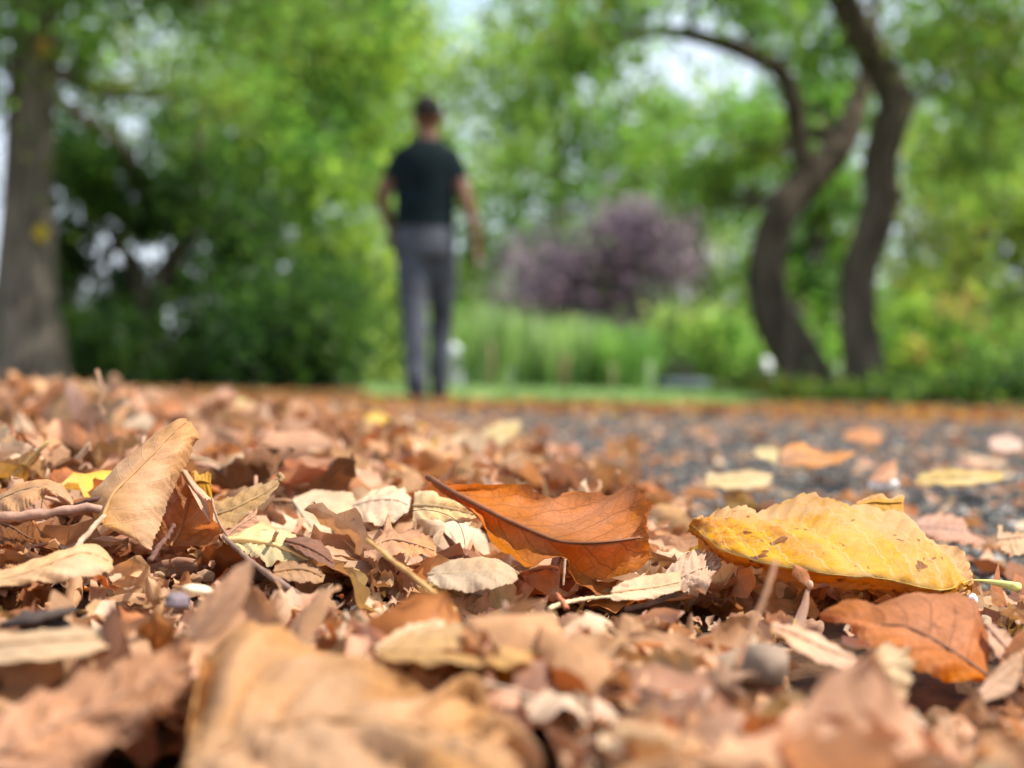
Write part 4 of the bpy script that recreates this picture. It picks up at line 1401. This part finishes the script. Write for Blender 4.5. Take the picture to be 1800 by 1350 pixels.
hero_leaf('pale lime leaf standing on the leaf heap, left of the person', 0,
          [(405, 722, 1.7), (428, 718, 1.7), (452, 725, 1.7)], [(408, 708, 1.72), (428, 702, 1.73), (450, 712, 1.72)],
          [(408, 738, 1.68), (430, 742, 1.67), (450, 738, 1.68)], (0.66, 0.64, 0.28), seed=51, nv=30, nu=5)
hero_leaf('pink leaf standing upright on the heap at the far left', 0,
          [(112, 745, 1.15), (118, 715, 1.16), (122, 668, 1.17)], [(100, 745, 1.16), (104, 700, 1.17), (118, 668, 1.17)],
          [(150, 750, 1.14), (148, 715, 1.15), (128, 668, 1.17)], (0.64, 0.38, 0.27), seed=52, nv=30, nu=5)
hero_leaf('rust leaf leaning on the heap left of the pale lime leaf', 0,
          [(265, 740, 1.25), (295, 725, 1.26), (325, 712, 1.27)], [(268, 720, 1.28), (292, 700, 1.29), (322, 702, 1.28)],
          [(262, 755, 1.22), (300, 755, 1.22), (328, 735, 1.25)], (0.46, 0.19, 0.08), seed=53, nv=30, nu=5)
hero_leaf('straw leaf lying crosswise at the litter edge below the lawn', 0,
          [(850, 768, 1.3), (880, 758, 1.3), (915, 745, 1.32)], [(848, 755, 1.36), (880, 742, 1.38), (915, 738, 1.36)],
          [(860, 782, 1.25), (885, 780, 1.25), (910, 760, 1.28)], (0.66, 0.48, 0.22), seed=54, nv=30, nu=5)


# ------------------------------------------------------------------ twigs, seeds, stones among the leaves
def twig(name, label, cat, z, pts, r0, r1, colr, group='twigs in the litter', mat='twig', n=22, knobs=False):
    p = catmull(zp(z, pts), n)
    rr = np.linspace(r0, r1, n)
    rgt = np.random.RandomState(int(abs(pts[0][0] * 7 + pts[0][1])))
    if r0 > 0.0003:
        p = p + rgt.randn(n, 3) * r0 * 0.09
        rr = rr * 0.82 * (1 + 0.10 * rgt.randn(n))
        colr = tuple(0.8 * x for x in colr)
    if knobs:
        rr *= 1 + 0.22 * np.sin(np.arange(n) * 1.9)
    V, F = tube_arrays(p, rr, 8, rough=0.05, seed=int(abs(pts[0][0])))
    o = new_obj(name, np_mesh(name, V, F), M[mat])
    o.color = (*colr, 1)
    tag(o, label, cat, group)
    return o


twig('twig', 'pinkish brown leaf stalk running in from the left edge to the rolled leaf', 'twig', 1, [(-80, 790, .44), (150, 765, .441), (350, 740, .442), (480, 728, .443), (585, 750, .444)], .0021, .0016, (0.42, 0.24, 0.17))
twig('twig', 'short dark twig with a pale broken tip left of the rolled leaf', 'twig', 1, [(380, 720, .452), (470, 690, .450), (575, 680, .448)], .0008, .0011, (0.16, 0.08, 0.055))
twig('twig', 'slanting tan stalk under the rolled leaf, left', 'twig', 1, [(390, 960, .425), (450, 880, .430), (530, 790, .436), (560, 760, .44)], .0012, .0008, (0.50, 0.33, 0.22))
twig('twig', 'knobbly dark twig right below the rolled leaf', 'twig', 1, [(790, 1010, .425), (840, 930, .430), (890, 870, .434), (915, 815, .437)], .0012, .0008, (0.20, 0.095, 0.07), knobs=True)
twig('twig', 'thin stalk dropping from the deep orange leaf to the straw leaf', 'twig', 1, [(1118, 680, .462), (1140, 770, .458), (1180, 850, .454), (1215, 890, .452)], .0005, .0005, (0.38, 0.22, 0.14))
twig('twig', 'long dark twig sloping right below the pale straw leaf', 'twig', 1, [(1180, 880, .44), (1300, 990, .43), (1430, 1090, .42), (1580, 1190, .41)], .0009, .0013, (0.24, 0.15, 0.11))
twig('twig', 'yellowish stalk sloping down left of the russet leaf, blurred', 'twig', 2, [(135, 895, .40), (250, 990, .39), (380, 1090, .38), (600, 1270, .365)], .0008, .0010, (0.55, 0.32, 0.12))
twig('twig', 'brown stalk sloping right in the near foreground', 'twig', 5, [(1000, 830, .335), (1130, 750, .345), (1260, 680, .355), (1380, 630, .365)], .0018, .0013, (0.45, 0.24, 0.15))
twig('twig', 'pale straw stalk lying below the russet leaf', 'twig', 2, [(1090, 1260, .405), (1200, 1225, .41), (1310, 1205, .415), (1420, 1195, .42)], .0010, .0006, (0.68, 0.52, 0.30))
twig('twig', 'small red-tipped twig standing below the russet leaf', 'twig', 2, [(1190, 1260, .405), (1165, 1220, .408), (1135, 1180, .41)], .0010, .0007, (0.52, 0.18, 0.09))
twig('twig', 'pale upright stalk under the torn edge of the russet leaf', 'twig', 2, [(1170, 1140, .44), (1175, 1070, .442), (1180, 1000, .444)], .0004, .0006, (0.45, 0.30, 0.20))
twig('twig', 'blurred upright stalk in front of the yellow leaf', 'twig', 6, [(270, 840, .300), (390, 550, .308), (450, 400, .312), (490, 260, .316)], .0010, .0007, (0.36, 0.19, 0.11))
twig('twig', 'dark fibrous twig lying between the russet leaf and the yellow leaf', 'twig', 2, [(1500, 1260, .425), (1620, 1235, .43), (1720, 1200, .435), (1800, 1165, .44)], .0012, .0006, (0.16, 0.11, 0.09))
twig('twig', 'pale stub of wood at lower right of the russet leaf, blurred', 'twig', 5, [(1630, 700, .345), (1720, 750, .34), (1800, 810, .335)], .0018, .0018, (0.60, 0.46, 0.36))
twig('hair_strand', 'single fine dark hair arching left of the russet leaf', 'hair', 2, [(285, 805, .455), (350, 755, .453), (430, 738, .452), (530, 755, .451), (610, 800, .45), (648, 890, .449), (652, 985, .448)], .00013, .00010, (0.06, 0.04, 0.035), group=None, n=40)

# winged seed standing in front of the yellow leaf
root = empty('winged_seed', tuple(P(1400, 1095, .425)))
tag(root, 'rust-coloured winged seed standing upright in front of the yellow leaf', 'seed')


def small_blade(name, z, mid, A, B, colr, root, nv=24, nu=5):
    m, a, b = (catmull(zp(z, q), nv) for q in (mid, A, B))
    W = 2 * nu - 1
    rows = []
    for u in np.linspace(-1, 1, W):
        e = a if u < 0 else b
        rows.append(m * (1 - abs(u)) + e * abs(u) + np.array([0, -0.0004, 0]) * (1 - u * u))
    V = np.stack(rows, 1).reshape(-1, 3)
    F = [(i * W + j, i * W + j + 1, (i + 1) * W + j + 1, (i + 1) * W + j) for i in range(nv - 1) for j in range(W - 1)]
    uv = [(j / (W - 1), i / (nv - 1)) for i in range(nv) for j in range(W)]
    o = new_obj(name, np_mesh(name, V, F, uv=uv), M['leaf'], root, False)
    o.color = (*colr, 1)
    return o


small_blade('wing', 6, [(660, 395, .428), (640, 350, .43), (610, 310, .431), (590, 282, .432)], [(655, 395, .428), (610, 360, .43), (580, 330, .431), (582, 285, .432)], [(668, 395, .428), (672, 345, .43), (645, 300, .431), (598, 278, .432)], (0.46, 0.17, 0.06), root)
small_blade('wing', 6, [(655, 405, .427), (645, 470, .425), (620, 550, .423), (600, 605, .421)], [(648, 405, .427), (625, 480, .425), (590, 560, .423), (575, 605, .421)], [(665, 405, .427), (668, 480, .425), (655, 550, .423), (630, 608, .421)], (0.58, 0.33, 0.22), root)
bq = zp(6, [(672, 385, .427)])[0]
V, F = ball(bq, (.0010, .0009, .0014))
new_obj('seed_case', np_mesh('seed_case', V, F), M['stem'], root, False).color = (0.55, 0.30, 0.18, 1)


def lump(name, label, cat, c, r, colr, seed, mat='stone', rough=0.09, group=None, tilt=0.0):
    rg = np.random.RandomState(seed)
    bm = bmesh.new()
    bmesh.ops.create_icosphere(bm, subdivisions=3, radius=1)
    V = np.array([v.co[:] for v in bm.verts])
    F = np.array([[v.index for v in f.verts] for f in bm.faces])
    bm.free()
    k = rg.randn(5, 3) * 1.8
    ph = rg.rand(5) * 6.28
    dd = 1 + rough * sum(np.sin(V @ k[i] * (1 + .5 * i) + ph[i]) for i in range(5)) / 1.6
    V = V * dd[:, None] * np.array(r)
    ct, st_ = math.cos(tilt), math.sin(tilt)
    V = np.c_[V[:, 0] * ct - V[:, 2] * st_, V[:, 1], V[:, 0] * st_ + V[:, 2] * ct]
    o = new_obj(name, np_mesh(name, V, F), M[mat])
    o.location = c
    o.color = (*colr, 1)
    tag(o, label, cat, group)
    return o


lump('nut', 'round grey-brown nut half sunk in the foreground litter, blurred', 'nut', P(1343, 1170, .315), (.0054, .0055, .0052), (0.22, 0.155, 0.11), 1, rough=0.04, tilt=0.3)
lump('pebble', 'white pebble lying on the path behind the yellow leaf', 'pebble', P(1553, 852, .83), (.0085, .007, .0045), (0.75, 0.73, 0.72), 2, group='white bits on the ground')
lump('pebble', 'small white quartz chip under the yellow leaf\'s stem', 'pebble', P(1710, 1055, .455), (.0016, .0015, .0019), (0.80, 0.80, 0.82), 3, group='white bits on the ground')
lump('bark_chunk', 'dark wet bark chunk under the folded tan leaf at the left edge', 'bark', P(60, 1090, .345), (.007, .008, .0030), (0.055, 0.040, 0.034), 4, mat='twig', rough=0.42)
lump('seed_pod', 'small purple-grey seed pod in the litter, left foreground', 'seed', P(312, 1057, .35), (.0030, .003, .0020), (0.17, 0.13, 0.14), 5, rough=0.1)
lump('seed_husk', 'cream oblong husk beside the purple-grey seed pod', 'seed', P(350, 1038, .375), (.0042, .0025, .0014), (0.78, 0.62, 0.40), 6, rough=0.06, tilt=-0.15)

# white torn scrap and chip
root = empty('paper_scrap', tuple(P(965, 1230, .315)))
tag(root, 'white torn scrap standing in the foreground litter, right of the mustard leaf', 'scrap')
small_blade('flake', 5, [(1060, 1000, .312), (1090, 920, .315), (1120, 850, .318), (1145, 775, .32)], [(1050, 995, .312), (1050, 930, .314), (1005, 870, .317), (1060, 835, .318), (1125, 770, .32)], [(1120, 1000, .311), (1140, 930, .314), (1185, 850, .317), (1160, 780, .32)], (0.88, 0.85, 0.80), root)
root = empty('shell_chip', tuple(P(1500, 1135, .375)))
tag(root, 'small white shell chip left of the burnt-orange leaf', 'shell')
small_blade('flake', 6, [(838, 670, .376), (900, 685, .375), (990, 705, .374)], [(840, 652, .38), (905, 660, .38), (992, 698, .376)], [(842, 690, .372), (900, 712, .370), (985, 715, .372)], (0.86, 0.86, 0.88), root)

# yellow leaf stuck on the grey trunk's bark
def stuck_leaf(label, px, py, colr, s):
    c = P(px, py, D0 - 0.215)
    n = 9
    V, F, UV = [], [], []
    for i in range(n):
        v = i / (n - 1)
        w = s * 0.42 * math.sin(math.pi * min(1, v * 0.96 + 0.02)) ** 0.8
        for j in range(5):
            u = j / 4
            V.append((c.x + (u - .5) * 2 * w, c.y - 0.006 - 0.02 * (1 - (2 * u - 1) ** 2) - 0.012 * v, c.z + (v - .5) * s))
            UV.append((u, v))
    for i in range(n - 1):
        for j in range(4):
            F.append((i * 5 + j, i * 5 + j + 1, (i + 1) * 5 + j + 1, (i + 1) * 5 + j))
    o = new_obj('clinging_leaf', np_mesh('clinging_leaf', V, F, uv=UV), M['leaf'])
    o.color = (*colr, 1)
    tag(o, label, 'leaf', 'leaves on the grey trunk')


stuck_leaf('yellow leaf clinging low on the thick grey trunk', 73, 410, (0.72, 0.52, 0.04), 0.16)
stuck_leaf('orange-yellow leaf hanging high on the thick grey trunk', 76, 84, (0.50, 0.32, 0.04), 0.18)


# ------------------------------------------------------------------ loose leaves: a few shapes, each leaf an object
def proto_arrays(L, Wd, seed, nv=18, nu=4, roll=0.0, bend=0.0, twist=0.0, torn=False):
    rg = np.random.RandomState(seed)
    W = 2 * nu + 1
    V, UV = [], []
    ph = rg.rand(6) * 6.28
    cut0, cut1 = (rg.rand() * .25, 1 - rg.rand() * .35) if torn else (0.0, 1.0)
    lob = rg.rand() * 0.25
    for i in range(nv):
        v = cut0 + (cut1 - cut0) * i / (nv - 1)
        wv = Wd * 0.5 * (math.sin(math.pi * min(1, max(0, v)) ** 0.85) ** 0.75 if 0 < v < 1 else 0.0) * (1 + lob * math.sin(v * 14 + ph[0]))
        wv = max(wv, 0.0004)
        for j in range(W):
            u = -1 + 2 * j / (W - 1)
            x = u * wv
            if abs(u) == 1:
                x *= 1 + 0.09 * ((i * 1.7 + (0.5 if u > 0 else 0)) % 1.0) + (0.15 * rg.randn() if torn else 0.05 * rg.randn())
            th = u * roll * (0.6 + 0.6 * v)
            rad = wv / max(0.05, abs(roll)) if abs(roll) > .05 else None
            if rad:
                xx = rad * math.sin(th * x / (u * wv + 1e-9)) if abs(u) > 1e-6 else 0.0
                zz = rad * (1 - math.cos(th)) * (1 if roll > 0 else -1)
            else:
                xx, zz = x, 0.0
            zz += Wd * 0.045 * math.sin(v * 13 + ph[1] + u) + Wd * 0.05 * abs(u) * math.sin(v * 29 + ph[2] + u * 2) + Wd * (0.055 if torn else 0.03) * rg.randn()
            tw = twist * (v - .4)
            xr = xx * math.cos(tw) - zz * math.sin(tw)
            zr = xx * math.sin(tw) + zz * math.cos(tw)
            bv_ = bend * (v - .5)
            if abs(bend) > .02:
                rb = L / bend
                yy = rb * math.sin(bv_)
                z2 = rb * (1 - math.cos(bv_))
                yy -= zr * math.sin(bv_)
                z2 += zr * math.cos(bv_)
            else:
                yy, z2 = L * (v - .5), zr
            V.append((xr, yy, z2))
            UV.append(((u + 1) / 2, v))
    F = [(i * W + j, i * W + j + 1, (i + 1) * W + j + 1, (i + 1) * W + j) for i in range(nv - 1) for j in range(W - 1)]
    return np.array(V), np.array(F), np.array(UV), W


protos = []
rp = np.random.RandomState(99)
for k in range(22):
    L = 0.060
    Wd = L * (0.42 + 0.28 * rp.rand())
    V, F, UV, W = proto_arrays(L, Wd, 300 + k, roll=rp.choice([-1, 1]) * (0.3 + 1.3 * rp.rand()), bend=rp.randn() * 0.9, twist=rp.randn() * 0.7, torn=k % 3 == 0)
    mid = V[W // 2::W]
    me = np_mesh('blade', V, F, uv=UV)
    me.materials.append(M['leaf'])
    d = mid[0] - mid[2]
    d /= np.linalg.norm(d)
    ln = 0.004 if k % 3 == 0 else 0.008 + 0.008 * rp.rand()
    st = [mid[0] + d * ln + rp.randn(3) * 0.0015, mid[0] + d * ln * .5 + rp.randn(3) * 0.0008, mid[0], mid[2], mid[5], mid[9], mid[13]]
    Vs, Fs = tube_arrays(catmull(st, 16), np.linspace(.0008, .00025, 16), 6)
    ms = np_mesh('stem', Vs, Fs)
    ms.materials.append(M['stem'])
    me2 = me.copy()
    me2.materials[0] = M['leaf_soft']
    protos.append((me, ms, me2))


def clear_of_heroes(p, size):
    x, y = proj(p)
    r = size * FP / max(0.1, p[1]) * 0.55
    for x0, y0, x1, y1, d in HERO_BOX:
        if p[1] < d + 0.035 and x0 - r < x < x1 + r and y0 - r * 0.8 < y < y1 + r * 0.5:
            return False
    return True


CLS = [('tan', 'tan'), ('pink', 'pinkish tan'), ('cream', 'cream'), ('orange', 'orange-brown'), ('brown', 'dark brown'), ('yellow', 'yellow'), ('ochre', 'ochre')]
CLS_P = [.33, .33, .15, .11, .03, .008, .045]
LAND = [('rolled tan leaf', 265, 850), ('russet leaf', 950, 940), ('mottled yellow leaf', 1460, 960), ('burnt-orange leaf', 1600, 1120), ('big pale leaf', 620, 1220),
        ('pale straw leaf', 475, 955), ('person\'s feet', 742, 700), ('orange path curl', 1430, 800), ('grey trunk\'s foot', 45, 668), ('grey-brown nut', 1343, 1165),
        ('white scrap', 965, 1195), ('cream boat-shaped leaf', 670, 880), ('yellow leaf tip', 580, 825), ('lime leaf', 428, 722), ('straw-yellow rolled leaf', 1685, 842),
        ('dark bark chunk', 70, 1075), ('flat veined leaf', 830, 1015), ('folded left-edge leaf', 100, 1000), ('white pebble', 1553, 855), ('upright pink leaf', 122, 705)]
SHAPE = ['torn', 'curled', 'narrow', 'crinkled', 'cupped', 'twisted', 'wavy', 'broad']


USED = set()


def leaf_label(x, y, zone, cname, k, s):
    """how the leaf looks and which named leaf or thing it lies nearest to in the view"""
    px, py = proj((x, y, litter_h(x, y) + .01))
    near_first = sorted(LAND, key=lambda q: (px - q[1]) ** 2 + 2.2 * (py - q[2]) ** 2)
    sz = 'small' if s < 0.6 else ('large' if s > 0.9 else 'dry')
    sh = 'torn' if k % 3 == 0 else SHAPE[1 + k % 7]
    for nm, lx, ly in near_first[:4]:
        dx, dy = px - lx, py - ly
        if abs(dx) > 1.4 * abs(dy):
            w = 'left of' if dx < 0 else 'right of'
        elif abs(dx) > 0.6 * abs(dy):
            w = ('behind and ' if dy < 0 else 'in front and ') + ('left of' if dx < 0 else 'right of')
        else:
            w = 'behind' if dy < 0 else 'in front of'
        if math.hypot(dx, dy) < 70:
            w = {'behind': 'close behind', 'in front of': 'just in front of'}.get(w, 'just ' + w)
        alt = f'{sz} {sh} {cname} leaf lying {w} the {nm}'
        if alt not in USED:
            break
    USED.add(alt)
    return alt


GRP = {'front': 'loose leaves nearest the camera', 'mid': 'loose leaves in the sharp litter', 'heap': 'loose leaves of the litter behind', 'path': 'loose leaves on the bare path'}


def put_leaf(x, y, zone, rg, size=None, lift=0.0, tilt=0.5):
    k = rg.randint(len(protos))
    s = size or (0.75 + 0.45 * rg.rand())
    ci = rg.choice(len(CLS), p=np.array(CLS_P) / sum(CLS_P))
    key, cname = CLS[ci]
    base = np.array(PAL[key]) * (0.82 + 0.36 * rg.rand()) * (1 + 0.025 * rg.randn(3))
    root = empty('fallen_leaf', (x, y, litter_h(x, y) + 0.006 + lift))
    root.rotation_euler = (rg.randn() * tilt, rg.randn() * tilt, rg.rand() * 6.28)
    root.scale = (s, s, s)
    tag(root, leaf_label(x, y, zone, cname, k, s), 'leaf', GRP[zone])
    b = bpy.data.objects.new('blade', protos[k][0 if zone == 'mid' else 2])
    col.objects.link(b)
    b.parent = root
    b.color = (*np.clip(base, 0.01, 0.95), 1)
    st = bpy.data.objects.new('stem', protos[k][1])
    col.objects.link(st)
    st.parent = root
    st.color = (*np.clip(base * 0.7, 0.01, 0.9), 1)


rl = np.random.RandomState(2024)
counts = {'front': 50, 'mid': 56, 'heap': 84, 'path': 50}
for zone, cnt in counts.items():
    done, tries = 0, 0
    while done < cnt and tries < 8000:
        tries += 1
        if zone == 'front':
            y = 0.235 + 0.13 * rl.rand()
            lift = 0.003 * rl.rand()
        elif zone == 'mid':
            y = 0.38 + 0.22 * rl.rand()
            lift = 0.006 * rl.rand()
        elif zone == 'heap':
            y = 0.62 + 2.6 * rl.rand() ** 2.2
            lift = 0.012 * rl.rand()
        else:
            y = 0.75 + 4.0 * rl.rand() ** 2.0
            lift = 0.0
        x = (rl.rand() - 0.5) * 0.80 * y
        e = litter_edge(y) - x
        if (zone == 'path') != (e < 0.02):
            continue
        size = 0.65 + 0.55 * rl.rand()
        if zone == 'front':
            size *= 0.72
        if zone == 'heap':
            size *= 1.1
        if not clear_of_heroes((x, y, litter_h(x, y) + .012), 0.06 * size):
            continue
        put_leaf(x, y, zone, rl, size, lift, 0.2 if zone == 'path' else ((0.62 if y < 1.3 else 0.3) if zone == 'heap' else 0.42))
        done += 1


# ------------------------------------------------------------------ the rest of the litter, past counting
def litter_mass(name, label, n, ylo, yhi, ypow, smin, smax, seed, nv, nu, edge=0.0, lift=0.0, tilt=0.6, skip=True, xspan=0.86, path_only=False, palette=None, zfun=None):
    rg = np.random.RandomState(seed)
    shapes = []
    for k in range(26):
        L = 1.0
        V, F, UV, W = proto_arrays(L, 0.35 + 0.6 * rg.rand(), seed * 7 + k, nv=nv, nu=nu, roll=rg.choice([-1, 1]) * (0.3 + 1.9 * rg.rand()), bend=rg.randn() * 1.1, twist=rg.randn() * .9, torn=k % 3 != 0)
        shapes.append((V, F, UV))
    Vs, Fs, Us, Cs = [], [], [], []
    o = i = tries = 0
    keys = palette or (['tan'] * 8 + ['pink'] * 9 + ['cream'] * 3 + ['orange'] * 2 + ['brown'] + ['ochre'])
    while i < n and tries < n * 12:
        tries += 1
        y = ylo + (yhi - ylo) * rg.rand() ** ypow
        x = (rg.rand() - 0.5) * (xspan * y + 0.28)
        e = litter_edge(y) - x
        if path_only:
            if e > 0:
                continue
        elif e < edge and rg.rand() > math.exp((e - edge) / (0.012 + 0.022 * y)):
            continue
        s = smin + (smax - smin) * rg.rand() ** 1.8
        fl = 1.0 if y < 1.3 or x < -0.25 * y - 0.1 else max(0.25, 1 - (y - 1.3) * 0.5)
        h = (zfun(x, y) if zfun else litter_h(x, y)) + lift * rg.rand() * fl
        if y > 6.9 and x > -0.1 * y and rg.rand() > 0.06:
            continue
        if skip and not clear_of_heroes((x, y, h + .005), s):
            continue
        V, F, UV = shapes[rg.randint(len(shapes))]
        m = np.array(Euler((rg.randn() * tilt * fl, rg.randn() * tilt * fl, rg.rand() * 6.28)).to_matrix())
        Vs.append((V * s) @ m.T + (x, y, h + s * 0.06))
        Fs.append(F + o)
        Us.append(UV)
        c = np.array(PAL[keys[rg.randint(len(keys))]]) * (0.7 + 0.5 * rg.rand()) * (1 + .025 * rg.randn(3))
        Cs.append(np.repeat([np.clip(c, .01, .95)], len(V), 0))
        o += len(V)
        i += 1
    me = np_mesh(name, np.concatenate(Vs), np.concatenate(Fs), cols=np.concatenate(Cs), uv=np.concatenate(Us))
    tag(new_obj(name, me, M['litter']), label, 'leaf litter', kind='stuff')


litter_mass('leaf_litter', 'broken dry leaf pieces filling the sharp and near litter', 4700, 0.16, 0.85, 1.0, 0.012, 0.048, 11, 10, 3, lift=0.009, tilt=0.6)
litter_mass('leaf_crumbs', 'fine leaf crumbs and chips between the fallen leaves', 12000, 0.16, 1.0, 1.0, 0.003, 0.011, 12, 4, 1, edge=-0.03, lift=0.010, tilt=0.9)
litter_mass('leaf_litter', 'mass of dry leaves covering the ground behind the sharp litter', 5200, 0.85, 4.5, 1.6, 0.025, 0.062, 13, 7, 2, lift=0.022, tilt=0.7, xspan=0.95)
litter_mass('leaf_litter', 'small leaf bits scattered over the bare path', 2100, 0.5, 5.0, 1.2, 0.005, 0.034, 14, 5, 1, tilt=0.3, path_only=True, zfun=lambda x, y: 0.006)
litter_mass('leaf_litter', 'brown and yellow leaves strewn over the verge beyond the path', 5000, 4.0, 10.5, 1.0, 0.03, 0.06, 15, 4, 1, edge=-99, tilt=0.5, skip=False, xspan=1.0,
            palette=['tan', 'orange', 'brown', 'brown', 'ochre', 'rust', 'yellow', 'dark'], zfun=lambda x, y: 0.008)
